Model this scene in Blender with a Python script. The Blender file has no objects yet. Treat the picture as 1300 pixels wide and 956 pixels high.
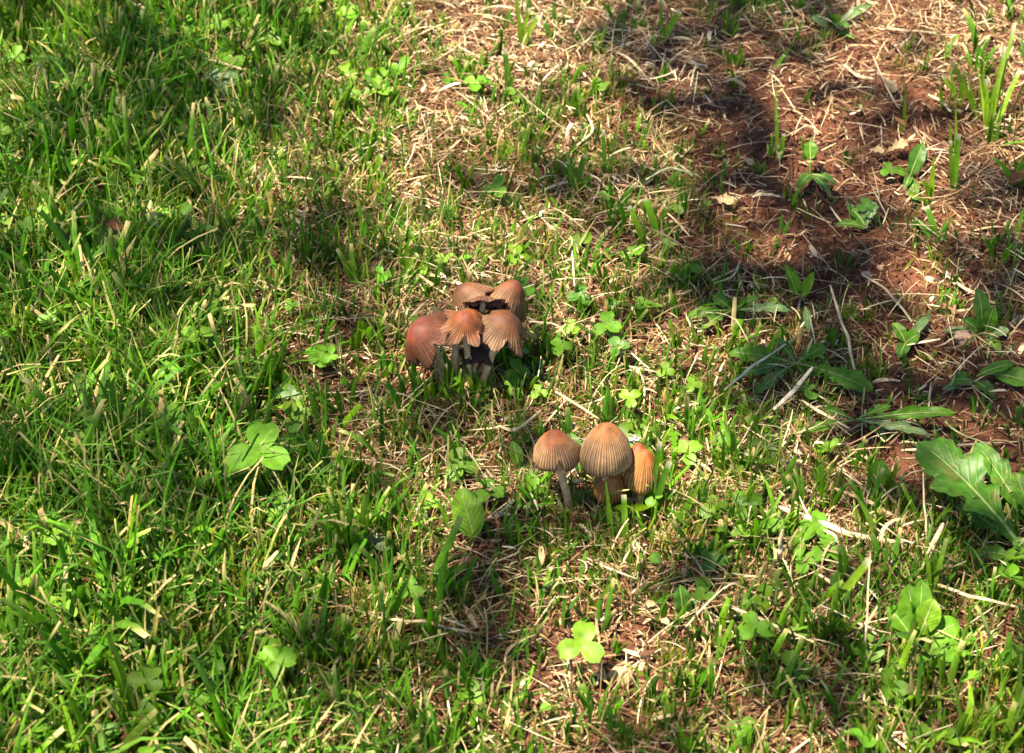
import bpy, math
import numpy as np
from mathutils import Vector, Matrix

C = bpy.context.scene.collection
scene = bpy.context.scene
R = math.radians
rng = np.random.default_rng(7)

# ------------------------------------------------------------------ camera
PITCH = R(38.0)
DIST = 1.20
TANH = 0.2417                      # tan of half the horizontal field of view
FW, FH = 1300.0, 956.0
cam_pos = np.array([0.0, -DIST * math.cos(PITCH), DIST * math.sin(PITCH)])
fwd = np.array([0.0, math.cos(PITCH), -math.sin(PITCH)])
rgt = np.array([1.0, 0.0, 0.0])
upv = np.cross(rgt, fwd)
cd = bpy.data.cameras.new('camera')
cam = bpy.data.objects.new('camera', cd)
C.objects.link(cam)
cam.location = cam_pos
cam.rotation_euler = (math.pi / 2 - PITCH, 0, 0)
cd.sensor_width = 36.0
cd.lens = 18.0 / TANH
cd.clip_start = 0.02
cd.clip_end = 400.0
cd.dof.use_dof = True
cd.dof.focus_distance = 1.17
cd.dof.aperture_fstop = 19.0
scene.camera = cam

# ------------------------------------------------------------------ light
sun_vec = Vector((-0.40, -0.14, 1.0)).normalized()      # towards the sun
elev = math.asin(sun_vec.z)
w = bpy.data.worlds.new('World')
scene.world = w
w.use_nodes = True
nt = w.node_tree
sky = nt.nodes.new('ShaderNodeTexSky')
sky.sky_type = 'NISHITA'
sky.sun_disc = False
sky.sun_elevation = elev
sky.sun_rotation = math.atan2(sun_vec.x, sun_vec.y)
bg = nt.nodes['Background']
bg.inputs['Strength'].default_value = 0.052
nt.links.new(sky.outputs[0], bg.inputs['Color'])
sd = bpy.data.lights.new('sun', 'SUN')
sd.energy = 5.0
sd.angle = R(0.53)
sd.color = (1.0, 0.89, 0.70)
so = bpy.data.objects.new('sun', sd)
C.objects.link(so)
so.location = (-2, 2, 5)
so.rotation_euler = sun_vec.to_track_quat('Z', 'Y').to_euler()
scene.view_settings.view_transform = 'Standard'
scene.view_settings.look = 'None'
scene.view_settings.exposure = 2.62
scene.view_settings.gamma = 1.0
scene.view_settings.use_curve_mapping = False
scene.cycles.max_bounces = 7
scene.cycles.diffuse_bounces = 3
scene.cycles.transmission_bounces = 4
scene.cycles.use_denoising = True

# ------------------------------------------------------------------ helpers
def P(px, py, z=0.0):
    """point at height z seen at photo pixel (px, py)"""
    d = fwd + rgt * ((px - FW / 2) / (FW / 2) * TANH) + upv * (-(py - FH / 2) / (FW / 2) * TANH)
    t = (z - cam_pos[2]) / d[2]
    return cam_pos + d * t

def pix(x, y, z=0.0):
    dx, dy, dz = x - cam_pos[0], y - cam_pos[1], z - cam_pos[2]
    f = dy * fwd[1] + dz * fwd[2]
    u = dy * upv[1] + dz * upv[2]
    return FW / 2 + dx / f / TANH * FW / 2, FH / 2 - u / f / TANH * FW / 2

def _hash(ix, iy, s):
    n = (ix.astype(np.int64) * 374761393 + iy.astype(np.int64) * 668265263 + s * 974634777) & 0xffffffff
    n = ((n ^ (n >> 13)) * 1274126177) & 0xffffffff
    n = n ^ (n >> 16)
    return (n & 0xffff) / 65535.0

def vnoise(x, y, s=0):
    x = np.asarray(x, float); y = np.asarray(y, float)
    ix, iy = np.floor(x), np.floor(y)
    fx, fy = x - ix, y - iy
    fx = fx * fx * (3 - 2 * fx); fy = fy * fy * (3 - 2 * fy)
    a, b = _hash(ix, iy, s), _hash(ix + 1, iy, s)
    c, d = _hash(ix, iy + 1, s), _hash(ix + 1, iy + 1, s)
    return (a + (b - a) * fx) * (1 - fy) + (c + (d - c) * fx) * fy

def lut(grid, x, y):
    """value of a map laid over the plot (one row per ~100 photo pixels)"""
    g = np.array(grid, float)
    px, py = pix(np.asarray(x, float), np.asarray(y, float))
    gx = np.clip(px / 100 - 0.5, 0, g.shape[1] - 1.001)
    gy = np.clip(py / 100 - 0.5, 0, g.shape[0] - 1.001)
    ix, iy = gx.astype(int), gy.astype(int)
    fx, fy = gx - ix, gy - iy
    return ((g[iy, ix] * (1 - fx) + g[iy, ix + 1] * fx) * (1 - fy)
            + (g[iy + 1, ix] * (1 - fx) + g[iy + 1, ix + 1] * fx) * fy)

GREEN = [
 [0.95, 0.95, 0.90, 0.85, 0.75, .28, .12, 0.20, 0.18, 0.20, 0.10, 0.10, 0.14],
 [0.95, 0.95, 0.85, 0.74, 0.69, .45, 0.59, 0.49, 0.15, 0.08, 0.07, 0.07, 0.13],
 [0.95, 0.95, 0.75, 0.59, 0.59, .30, 0.54, 0.59, 0.49, 0.12, 0.08, 0.08, 0.10],
 [0.95, 0.95, 0.85, 0.84, 0.79, 0.64, 0.49, .38, 0.49, 0.28, 0.14, 0.14, 0.20],
 [1.00, 0.95, 0.85, 0.79, 0.74, 0.59, 0.59, 0.64, 0.70, 0.62, 0.40, 0.26, 0.25],
 [1.00, 1.00, 0.95, 0.80, 0.59, 0.54, 0.64, 0.64, 0.74, 0.70, 0.58, 0.22, 0.22],
 [1.00, 1.00, 1.00, 0.90, 0.79, 0.54, 0.49, 0.54, 0.74, 0.74, 0.69, 0.64, 0.64],
 [1.00, 1.00, 1.00, 0.90, 0.80, 0.74, 0.59, 0.49, 0.59, 0.69, 0.74, 0.79, 0.84],
 [1.00, 1.00, 1.00, 0.95, 0.85, 0.80, 0.84, 0.59, 0.59, 0.64, 0.74, 0.74, 0.74],
 [1.00, 1.00, 1.00, 0.95, 0.85, 0.80, 0.84, 0.69, 0.69, 0.64, 0.74, 0.74, 0.74]]
STRAW = [
 [.30, .30, .30, .4, .7, 1.0, 1.0, .95, .7, .55, .6, .7, .9],
 [.30, .30, .40, .7, .8, .9, .9, .95, .6, .36, .42, .38, .6],
 [.20, .20, .50, .9, .9, .9, .9, .80, .6, .38, .36, .45, .6],
 [.20, .20, .40, .6, .7, .9, .95, .9, .75, .50, .42, .55, .60],
 [.20, .20, .40, .7, .7, .7, .70, .8, .65, .55, .50, .48, .52],
 [.20, .20, .40, .6, .9, .8, .60, .7, .65, .70, .60, .42, .45],
 [.20, .20, .30, .5, .7, .9, .90, .8, .70, .70, .80, .50, .3],
 [.20, .20, .30, .4, .5, .7, .90, 1., .80, .70, .70, .80, .6],
 [.30, .20, .30, .4, .5, .6, .80, 1., .90, .80, .70, .60, .5],
 [.30, .20, .30, .4, .5, .6, .80, 1., .90, .80, .70, .60, .5]]
HEIGHT = [   # mm, typical blade
 [36, 36, 30, 26, 24, 16, 12, 12, 12, 15, 14, 14, 20],
 [36, 34, 26, 20, 20, 16, 16, 14, 12, 12, 12, 12, 20],
 [38, 34, 26, 20, 18, 16, 16, 17, 14, 12, 12, 14, 16],
 [40, 38, 30, 26, 22, 18, 15, 15, 14, 13, 12, 12, 14],
 [40, 38, 32, 26, 22, 20, 18, 16, 16, 15, 14, 12, 14],
 [42, 40, 34, 28, 20, 18, 17, 17, 18, 17, 16, 12, 12],
 [42, 40, 36, 30, 24, 18, 17, 18, 20, 20, 20, 18, 18],
 [39, 37, 33, 29, 23, 20, 16, 14, 16, 18, 20, 20, 20],
 [39, 37, 35, 31, 25, 23, 20, 16, 16, 20, 21, 21, 21],
 [39, 37, 35, 31, 25, 23, 20, 16, 16, 20, 21, 21, 21]]
LIGHT = [    # wanted sun on the plot; gaps in the unseen crown are shaped from it
 [0.59, 0.61, 0.57, 0.61, 0.80, 1.0, 1.0, 0.73, 0.49, 0.37, 0.42, 0.59, 1.0],
 [0.59, 0.57, 0.61, 0.81, .85, 1.0, 0.57, 0.81, 0.47, 0.29, .95, 0.42, .95],
 [0.61, 0.57, 0.61, 0.83, 0.61, 1.0, .62, 0.43, 0.75, 0.42, 0.42, .95, 0.47],
 [0.61, 0.57, 0.57, 0.61, 0.45, .82, 0.59, 1.0, 0.49, 0.27, 0.25, 0.29, 0.29],
 [0.63, 0.61, 0.59, 0.61, 0.53, .72, .72, 0.77, 0.79, 0.37, 0.29, 0.29, 0.29],
 [0.67, 0.65, 0.67, 1.0, 0.61, 0.55, 0.63, 0.92, 1.0, 0.61, 0.35, 0.25, 0.27],
 [0.71, 0.67, 0.67, 0.69, 0.63, 0.63, 0.73, 0.61, 0.92, 0.92, 0.88, 0.61, 0.43],
 [0.83, 0.71, 0.69, 0.71, 0.75, 0.63, 0.61, 0.57, 0.61, 0.75, 0.75, 0.92, 0.81],
 [0.87, 0.85, 0.85, 0.83, 0.79, 0.75, 0.73, 0.73, 0.55, 0.59, 0.63, 0.75, 0.75],
 [0.87, 0.85, 0.85, 0.83, 0.79, 0.75, 0.73, 0.73, 0.55, 0.59, 0.63, 0.75, 0.75]]

def height(x, y):
    x = np.asarray(x, float); y = np.asarray(y, float)
    r = np.sqrt(x * x + y * y)
    fade = np.clip(2.0 - r / 1.6, 0, 1)
    bare = 1 - lut(STRAW, x, y)
    h = (vnoise(x * 6, y * 6, 1) - .5) * 0.016 + (vnoise(x * 17, y * 17, 2) - .5) * 0.009
    h = h + (vnoise(x * 55, y * 55, 3) - .5) * 0.0035
    h = h + (vnoise(x * 150, y * 150, 4) - .5) * 0.0030 * (0.4 + 1.3 * bare)
    h = h + (vnoise(x * 290, y * 290, 6) - .5) * 0.0016 * (0.3 + 1.5 * bare)
    return h * fade

def link(name, me, mat=None, parent=None):
    o = bpy.data.objects.new(name, me)
    C.objects.link(o)
    if mat is not None and not me.materials:
        me.materials.append(mat)
    if parent is not None:
        o.parent = parent
    return o

def tag(o, label=None, cat=None, group=None, kind=None):
    if label: o['label'] = label
    if cat: o['category'] = cat
    if group: o['group'] = group
    if kind: o['kind'] = kind
    return o

def empty(name, loc, label, cat, group=None):
    o = bpy.data.objects.new(name, None)
    C.objects.link(o)
    o.empty_display_size = 0.01
    o.location = loc
    return tag(o, label, cat, group)

def np_mesh(name, V, F, uv=None, col=None, smooth=True, extra=None):
    """V (n,3), F (m,4 or 3) arrays; uv/col per vertex"""
    me = bpy.data.meshes.new(name)
    V = np.ascontiguousarray(V, np.float32); F = np.ascontiguousarray(F, np.int32)
    k = F.shape[1]
    me.vertices.add(len(V)); me.vertices.foreach_set('co', V.ravel())
    me.loops.add(F.size); me.loops.foreach_set('vertex_index', F.ravel())
    me.polygons.add(len(F))
    me.polygons.foreach_set('loop_start', np.arange(0, F.size, k, dtype=np.int32))
    me.polygons.foreach_set('loop_total', np.full(len(F), k, np.int32))
    me.polygons.foreach_set('use_smooth', np.full(len(F), smooth))
    if uv is not None:
        l = me.uv_layers.new(name='UVMap')
        l.data.foreach_set('uv', np.ascontiguousarray(uv[F.ravel()], np.float32).ravel())
    if col is not None:
        a = me.attributes.new('tone', 'FLOAT_COLOR', 'POINT')
        cc = np.ones((len(V), 4), np.float32); cc[:, :3] = col
        a.data.foreach_set('color', cc.ravel())
    me.update(calc_edges=True)
    return me

# ------------------------------------------------------------------ materials
def mat_new(name):
    m = bpy.data.materials.new(name)
    m.use_nodes = True
    n = m.node_tree
    n.nodes.clear()
    return m, n, n.nodes, n.links

def mixrgb(N, L, mode, fac, a, b):
    x = N.new('ShaderNodeMix'); x.data_type = 'RGBA'; x.blend_type = mode
    for i, v in ((0, fac), (6, a), (7, b)):
        if hasattr(v, 'links'): L.new(v, x.inputs[i])
        elif v is not None:
            x.inputs[i].default_value = v if i == 0 else (*v, 1)
    return x.outputs[2]

def foliage_mat(name, color=None, trans=0.4, rough=0.42, veins='grass', tgain=(1.35, 1.4, 0.6), spot=0.0, spec=0.22, mottle=0.25, vgain=1.3):
    m, n, N, L = mat_new(name)
    out = N.new('ShaderNodeOutputMaterial')
    if color is None:
        a = N.new('ShaderNodeAttribute'); a.attribute_name = 'tone'
        c = a.outputs['Color']
    else:
        rgbn = N.new('ShaderNodeRGB'); rgbn.outputs[0].default_value = (*color, 1)
        c = rgbn.outputs[0]
    tc = N.new('ShaderNodeTexCoord')
    uvx = N.new('ShaderNodeSeparateXYZ'); L.new(tc.outputs['UV'], uvx.inputs[0])
    noi = N.new('ShaderNodeTexNoise'); noi.inputs['Scale'].default_value = 240; noi.inputs['Detail'].default_value = 3
    L.new(tc.outputs['Object'], noi.inputs['Vector'])
    mr = N.new('ShaderNodeMapRange'); L.new(noi.outputs[0], mr.inputs[0])
    mr.inputs[1].default_value = .3; mr.inputs[2].default_value = .7
    mr.inputs[3].default_value = 1 - mottle; mr.inputs[4].default_value = 1 + mottle
    c = mixrgb(N, L, 'MULTIPLY', 1.0, c, mr.outputs[0])
    wv = N.new('ShaderNodeMath')
    if veins == 'grass':
        wv.operation = 'MULTIPLY'; L.new(uvx.outputs[0], wv.inputs[0]); wv.inputs[1].default_value = 50
        s = N.new('ShaderNodeMath'); s.operation = 'SINE'; L.new(wv.outputs[0], s.inputs[0])
        vein = s.outputs[0]
    else:
        # side veins: sin(v*60 - |u-.5|*50)
        ab = N.new('ShaderNodeMath'); ab.operation = 'SUBTRACT'; L.new(uvx.outputs[0], ab.inputs[0]); ab.inputs[1].default_value = .5
        a2 = N.new('ShaderNodeMath'); a2.operation = 'ABSOLUTE'; L.new(ab.outputs[0], a2.inputs[0])
        m1 = N.new('ShaderNodeMath'); m1.operation = 'MULTIPLY'; L.new(a2.outputs[0], m1.inputs[0]); m1.inputs[1].default_value = -17
        wv.operation = 'MULTIPLY_ADD'; L.new(uvx.outputs[1], wv.inputs[0]); wv.inputs[1].default_value = 27; L.new(m1.outputs[0], wv.inputs[2])
        s = N.new('ShaderNodeMath'); s.operation = 'SINE'; L.new(wv.outputs[0], s.inputs[0])
        p = N.new('ShaderNodeMath'); p.operation = 'POWER'
        q = N.new('ShaderNodeMath'); q.operation = 'ABSOLUTE'; L.new(s.outputs[0], q.inputs[0])
        L.new(q.outputs[0], p.inputs[0]); p.inputs[1].default_value = 14
        vein = p.outputs[0]
    vm = N.new('ShaderNodeMapRange'); L.new(vein, vm.inputs[0])
    vm.inputs[1].default_value = -1 if veins == 'grass' else 0
    vm.inputs[3].default_value = .82 if veins == 'grass' else .97
    vm.inputs[4].default_value = 1.18 if veins == 'grass' else vgain
    c = mixrgb(N, L, 'MULTIPLY', 1.0, c, vm.outputs[0])
    if spot > 0:
        n2 = N.new('ShaderNodeTexNoise'); n2.inputs['Scale'].default_value = 90; n2.inputs['Detail'].default_value = 4
        L.new(tc.outputs['Object'], n2.inputs['Vector'])
        m2 = N.new('ShaderNodeMapRange'); L.new(n2.outputs[0], m2.inputs[0])
        m2.inputs[1].default_value = .58; m2.inputs[2].default_value = .72; m2.inputs[4].default_value = spot
        c = mixrgb(N, L, 'MIX', m2.outputs[0], c, (.25, .14, .05))
    bump = N.new('ShaderNodeBump'); bump.inputs['Strength'].default_value = .5 if veins == 'grass' else (.3 if vgain > 1.1 else .05); bump.inputs['Distance'].default_value = .0004
    L.new(vein, bump.inputs['Height'])
    pb = N.new('ShaderNodeBsdfPrincipled')
    L.new(c, pb.inputs['Base Color']); pb.inputs['Roughness'].default_value = rough
    pb.inputs['Specular IOR Level'].default_value = spec
    L.new(bump.outputs[0], pb.inputs['Normal'])
    tr = N.new('ShaderNodeBsdfTranslucent')
    tcx = mixrgb(N, L, 'MULTIPLY', 1.0, c, tgain)
    L.new(tcx, tr.inputs['Color'])
    mx = N.new('ShaderNodeMixShader'); mx.inputs[0].default_value = trans
    L.new(pb.outputs[0], mx.inputs[1]); L.new(tr.outputs[0], mx.inputs[2])
    L.new(mx.outputs[0], out.inputs['Surface'])
    return m

M_grass = foliage_mat('grass_blade', trans=.36)
M_straw = foliage_mat('dry_straw', trans=.22, rough=.6, tgain=(1.1, 1.0, .8), spec=.3)
M_ground_leaf = foliage_mat('low_leaf', None, veins='leaf', trans=.38, mottle=.2)
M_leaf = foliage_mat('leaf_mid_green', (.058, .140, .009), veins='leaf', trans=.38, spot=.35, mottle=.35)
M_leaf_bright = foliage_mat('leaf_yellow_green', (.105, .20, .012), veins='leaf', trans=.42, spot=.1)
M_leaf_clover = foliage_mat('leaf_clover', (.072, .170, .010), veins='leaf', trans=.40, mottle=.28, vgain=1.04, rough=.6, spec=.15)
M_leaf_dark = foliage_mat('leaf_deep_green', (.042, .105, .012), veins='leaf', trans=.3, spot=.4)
M_leaf_grey = foliage_mat('leaf_grey_green', (.09, .15, .05), veins='leaf', trans=.3, spec=.5)
M_leaf_dead = foliage_mat('leaf_dead_tan', (.27, .19, .10), veins='leaf', trans=.2, tgain=(1.1, 1, .8), rough=.7, spot=.4)
M_leaf_rust = foliage_mat('leaf_dead_rust', (.15, .05, .018), veins='leaf', trans=.2, tgain=(1.2, 1, .8), rough=.65, spot=.3)
M_leaf_toothed = foliage_mat('leaf_toothed', (.045, .120, .009), veins='leaf', trans=.38, spot=.35, mottle=.3, vgain=1.15)
M_rib = foliage_mat('leaf_rib_pale', (.20, .26, .08), trans=.3)
M_stem_green = foliage_mat('stem_green', (.16, .28, .05), trans=.2)

def soil_mat():
    m, n, N, L = mat_new('red_brown_soil')
    out = N.new('ShaderNodeOutputMaterial')
    geo = N.new('ShaderNodeNewGeometry')
    a = N.new('ShaderNodeTexNoise'); a.inputs['Scale'].default_value = 35; a.inputs['Detail'].default_value = 8; a.inputs['Roughness'].default_value = .7
    L.new(geo.outputs['Position'], a.inputs['Vector'])
    cr = N.new('ShaderNodeValToRGB'); L.new(a.outputs[0], cr.inputs[0])
    e = cr.color_ramp.elements
    e[0].position = .3; e[0].color = (.028, .010, .005, 1)
    e[1].position = .72; e[1].color = (.115, .042, .020, 1)
    x = e.new(.5) if hasattr(e, 'new') else None
    if x: x.color = (.060, .021, .010, 1)
    b = N.new('ShaderNodeTexNoise'); b.inputs['Scale'].default_value = 420; b.inputs['Detail'].default_value = 6
    L.new(geo.outputs['Position'], b.inputs['Vector'])
    mr = N.new('ShaderNodeMapRange'); L.new(b.outputs[0], mr.inputs[0]); mr.inputs[1].default_value = .3; mr.inputs[2].default_value = .7
    mr.inputs[3].default_value = .6; mr.inputs[4].default_value = 1.4
    c = mixrgb(N, L, 'MULTIPLY', 1.0, cr.outputs[0], mr.outputs[0])
    # further out the lawn closes over the soil
    ln = N.new('ShaderNodeVectorMath'); ln.operation = 'LENGTH'; L.new(geo.outputs['Position'], ln.inputs[0])
    m3 = N.new('ShaderNodeMapRange'); L.new(ln.outputs['Value'], m3.inputs[0]); m3.inputs[1].default_value = 1.1; m3.inputs[2].default_value = 2.2
    c = mixrgb(N, L, 'MIX', m3.outputs[0], c, (.06, .11, .025))
    v = N.new('ShaderNodeTexVoronoi'); v.inputs['Scale'].default_value = 260; L.new(geo.outputs['Position'], v.inputs['Vector'])
    ad = N.new('ShaderNodeMath'); ad.operation = 'SUBTRACT'; L.new(b.outputs[0], ad.inputs[0]); L.new(v.outputs['Distance'], ad.inputs[1])
    bp = N.new('ShaderNodeBump'); bp.inputs['Distance'].default_value = .0025; bp.inputs['Strength'].default_value = 1
    L.new(ad.outputs[0], bp.inputs['Height'])
    pb = N.new('ShaderNodeBsdfPrincipled'); pb.inputs['Roughness'].default_value = .9; pb.inputs['Specular IOR Level'].default_value = .2
    L.new(c, pb.inputs['Base Color']); L.new(bp.outputs[0], pb.inputs['Normal'])
    L.new(pb.outputs[0], out.inputs['Surface'])
    return m
M_soil = soil_mat()

def simple_mat(name, color, rough=.7, noise=120, var=.3, bump=.0005, sss=0, spec=.3, color2=None):
    m, n, N, L = mat_new(name)
    out = N.new('ShaderNodeOutputMaterial')
    tc = N.new('ShaderNodeTexCoord')
    a = N.new('ShaderNodeTexNoise'); a.inputs['Scale'].default_value = noise; a.inputs['Detail'].default_value = 6
    L.new(tc.outputs['Object'], a.inputs['Vector'])
    mr = N.new('ShaderNodeMapRange'); L.new(a.outputs[0], mr.inputs[0]); mr.inputs[1].default_value = .3; mr.inputs[2].default_value = .7
    c2 = color2 or tuple(x * (1 - var) for x in color)
    c = mixrgb(N, L, 'MIX', mr.outputs[0], c2, color)
    bp = N.new('ShaderNodeBump'); bp.inputs['Distance'].default_value = bump; L.new(a.outputs[0], bp.inputs['Height'])
    pb = N.new('ShaderNodeBsdfPrincipled'); pb.inputs['Roughness'].default_value = rough; pb.inputs['Specular IOR Level'].default_value = spec
    if sss:
        pb.inputs['Subsurface Weight'].default_value = sss; pb.inputs['Subsurface Radius'].default_value = (.004, .002, .001)
        pb.inputs['Subsurface Scale'].default_value = 1
    L.new(c, pb.inputs['Base Color']); L.new(bp.outputs[0], pb.inputs['Normal'])
    L.new(pb.outputs[0], out.inputs['Surface'])
    return m

def cap_mat():
    m, n, N, L = mat_new('ribbed_cap')
    out = N.new('ShaderNodeOutputMaterial')
    a = N.new('ShaderNodeAttribute'); a.attribute_name = 'tone'
    tc = N.new('ShaderNodeTexCoord')
    n1 = N.new('ShaderNodeTexNoise'); n1.inputs['Scale'].default_value = 160; n1.inputs['Detail'].default_value = 6
    L.new(tc.outputs['Object'], n1.inputs['Vector'])
    mr = N.new('ShaderNodeMapRange'); L.new(n1.outputs[0], mr.inputs[0]); mr.inputs[1].default_value = .3; mr.inputs[2].default_value = .7
    mr.inputs[3].default_value = .72; mr.inputs[4].default_value = 1.25
    c = mixrgb(N, L, 'MULTIPLY', 1.0, a.outputs['Color'], mr.outputs[0])
    n2 = N.new('ShaderNodeTexNoise'); n2.inputs['Scale'].default_value = 1400; n2.inputs['Detail'].default_value = 3
    L.new(tc.outputs['Object'], n2.inputs['Vector'])
    bp = N.new('ShaderNodeBump'); bp.inputs['Distance'].default_value = .0004; bp.inputs['Strength'].default_value = .6; L.new(n2.outputs[0], bp.inputs['Height'])
    pb = N.new('ShaderNodeBsdfPrincipled'); pb.inputs['Roughness'].default_value = .62; pb.inputs['Specular IOR Level'].default_value = .3
    pb.inputs['Subsurface Weight'].default_value = .15; pb.inputs['Subsurface Radius'].default_value = (.004, .002, .001); pb.inputs['Subsurface Scale'].default_value = 1
    L.new(c, pb.inputs['Base Color']); L.new(bp.outputs[0], pb.inputs['Normal'])
    tr = N.new('ShaderNodeBsdfTranslucent'); L.new(c, tr.inputs['Color'])
    mx = N.new('ShaderNodeMixShader'); mx.inputs[0].default_value = .12
    L.new(pb.outputs[0], mx.inputs[1]); L.new(tr.outputs[0], mx.inputs[2])
    L.new(mx.outputs[0], out.inputs['Surface'])
    return m
M_cap = cap_mat()
M_gill = simple_mat('dark_gills', (.085, .04, .025), .8)
M_stem = simple_mat('pale_stem', (.62, .42, .22), .6, noise=300, sss=.1, color2=(.36, .22, .11))
M_stone = simple_mat('pale_stone', (.30, .19, .10), .8, noise=90, color2=(.20, .12, .07))
M_pebble = simple_mat('pink_stone', (.36, .22, .16), .8, noise=140)
M_bark = simple_mat('grey_bark', (.16, .12, .09), .9, noise=12, bump=.02)
M_petal = simple_mat('white_scrap', (.42, .40, .33), .6, noise=200)

# ------------------------------------------------------------------ ground
def axis(lo, hi, step, far):
    core = np.arange(lo, hi + step / 2, step)
    out = []
    s = step; v = hi
    while v < far:
        s *= 1.25; v += s; out.append(v)
    out2 = []
    s = step; v = lo
    while v > -far:
        s *= 1.25; v -= s; out2.append(v)
    return np.array(out2[::-1] + list(core) + out)
gx = axis(-.45, .45, .0026, 80); gy = axis(-.33, .54, .0026, 80)
GX, GY = np.meshgrid(gx, gy)
Z = height(GX, GY)
V = np.stack([GX, GY, Z], -1).reshape(-1, 3)
nx, ny = len(gx), len(gy)
ii = (np.arange(ny - 1)[:, None] * nx + np.arange(nx - 1)[None, :]).ravel()
F = np.stack([ii, ii + 1, ii + 1 + nx, ii + nx], 1)
g = link('ground', np_mesh('ground', V, F), M_soil)
tag(g, 'bare red brown soil showing between grass and straw', kind='structure')

# ------------------------------------------------------------------ scatter tools
X0, X1, Y0, Y1 = -.66, .66, -.44, .86
def scatter(n_per_m2, dens, seed, soft=True):
    """points with probability dens(x,y); half density well outside the view"""
    r = np.random.default_rng(seed)
    n = int(n_per_m2 * (X1 - X0) * (Y1 - Y0))
    x = r.uniform(X0, X1, n); y = r.uniform(Y0, Y1, n)
    p = dens(x, y)
    px, py = pix(x, y)
    m = np.maximum(np.maximum(-px, px - FW), np.maximum(-py, py - FH))
    p = p * np.where(m > 100, .33, 1.0)
    k = r.uniform(0, 1, n) < p
    return x[k], y[k], r

def strips(base, az, length, width, th0, th1, face, K, M, tipw, fold, jit, r, midw=1.0, side=None):
    """many bent ribbons at once -> V, F, T(along), per-blade index"""
    N = len(az)
    t = np.linspace(0, 1, K + 1)
    th = th0[:, None] + (th1 - th0)[:, None] * t[None, :] ** 1.3
    seg = (length / K)[:, None]
    azs = az[:, None] + (side[:, None] * t[None, :] if side is not None else 0)
    dx = np.sin(th) * np.cos(azs); dy = np.sin(th) * np.sin(azs); dz = np.cos(th)
    tang = np.stack([dx, dy, dz], -1)
    step = tang[:, :-1] * seg[..., None]
    pts = np.concatenate([np.zeros((N, 1, 3)), np.cumsum(step, 1)], 1) + base[:, None, :]
    fv = np.stack([np.cos(face), np.sin(face), np.zeros(N)], -1)[:, None, :]
    sv = fv - tang * (fv * tang).sum(-1, keepdims=True)
    sv /= np.linalg.norm(sv, axis=-1, keepdims=True) + 1e-9
    nv = np.cross(sv, tang)
    wp = (0.55 + 0.45 * np.minimum(t * 3, 1))[None, :] * (1 - (1 - tipw)[:, None] * np.clip((t[None, :] - .35) / .65, 0, 1) ** 1.6)
    wd = width[:, None] * wp / 2
    u = np.linspace(-1, 1, M)
    V = pts[:, :, None, :] + sv[:, :, None, :] * (wd[:, :, None, None] * u[None, None, :, None]) \
        + nv[:, :, None, :] * (wd[:, :, None, None] * (np.abs(u)[None, None, :, None] - .5) * fold[:, None, None, None])
    V = V.reshape(-1, 3)
    b = (np.arange(N) * (K + 1) * M)[:, None, None]
    q = (np.arange(K) * M)[None, :, None] + np.arange(M - 1)[None, None, :]
    q = (b + q).ravel()
    F = np.stack([q, q + 1, q + 1 + M, q + M], 1)
    UV = np.zeros((N, K + 1, M, 2)); UV[..., 0] = (u * .5 + .5)[None, None, :]; UV[..., 1] = t[None, :, None]
    return V, F, UV.reshape(-1, 2), t

def vary(r, n, base, dv=.25, dh=.12):
    c = np.array(base)[None, :] * (1 + r.normal(0, dv, (n, 1))).clip(.45, 1.9)
    c = c * (1 + r.normal(0, dh, (n, 3)))
    return c.clip(.004, .85)

def blade_colors(r, N, K, M, base, dry, tip_cut):
    """base (N,3); yellow foot, dried frayed tip"""
    t = np.linspace(0, 1, K + 1)
    straw = np.array([.50, .37, .18])
    foot = np.array([.22, .20, .07])
    col = np.repeat(base[:, None, :], K + 1, 1)
    kf = (np.clip(.3 - t, 0, 1) / .3 * .6)[None, :, None]
    col = col * (1 - kf) + foot * kf
    kt = np.clip((t[None, :] - (1 - tip_cut[:, None])) / .12, 0, 1)[..., None]
    col = col * (1 - kt) + straw * kt * 1.25
    kd = dry[:, None, None]
    dcol = straw[None, None, :] * r.uniform(.6, 1.2, (N, 1, 1))
    col = col * (1 - kd) + dcol * kd
    return np.repeat(col[:, :, None, :], M, 2).reshape(-1, 3)

def patch(x, y, f, s):
    return vnoise(x * f, y * f, s)

mush_zone = [(140, 292, 14), (588, 480, 8), (722, 645, 7), (776, 650, 9), (809, 652, 8), (331, 590, 22), (600, 672, 12), (738, 835, 16), (1112, 600, 12), (1165, 835, 20), (1045, 705, 16), (957, 808, 14)]
def clear_of_mushrooms(x, y):
    px, py = pix(x, y)
    k = np.ones(len(x), bool)
    for a, b, rr in mush_zone:
        k &= ((px - a) ** 2 + ((py - b) * 1.3) ** 2) > rr * rr
    return k

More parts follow.
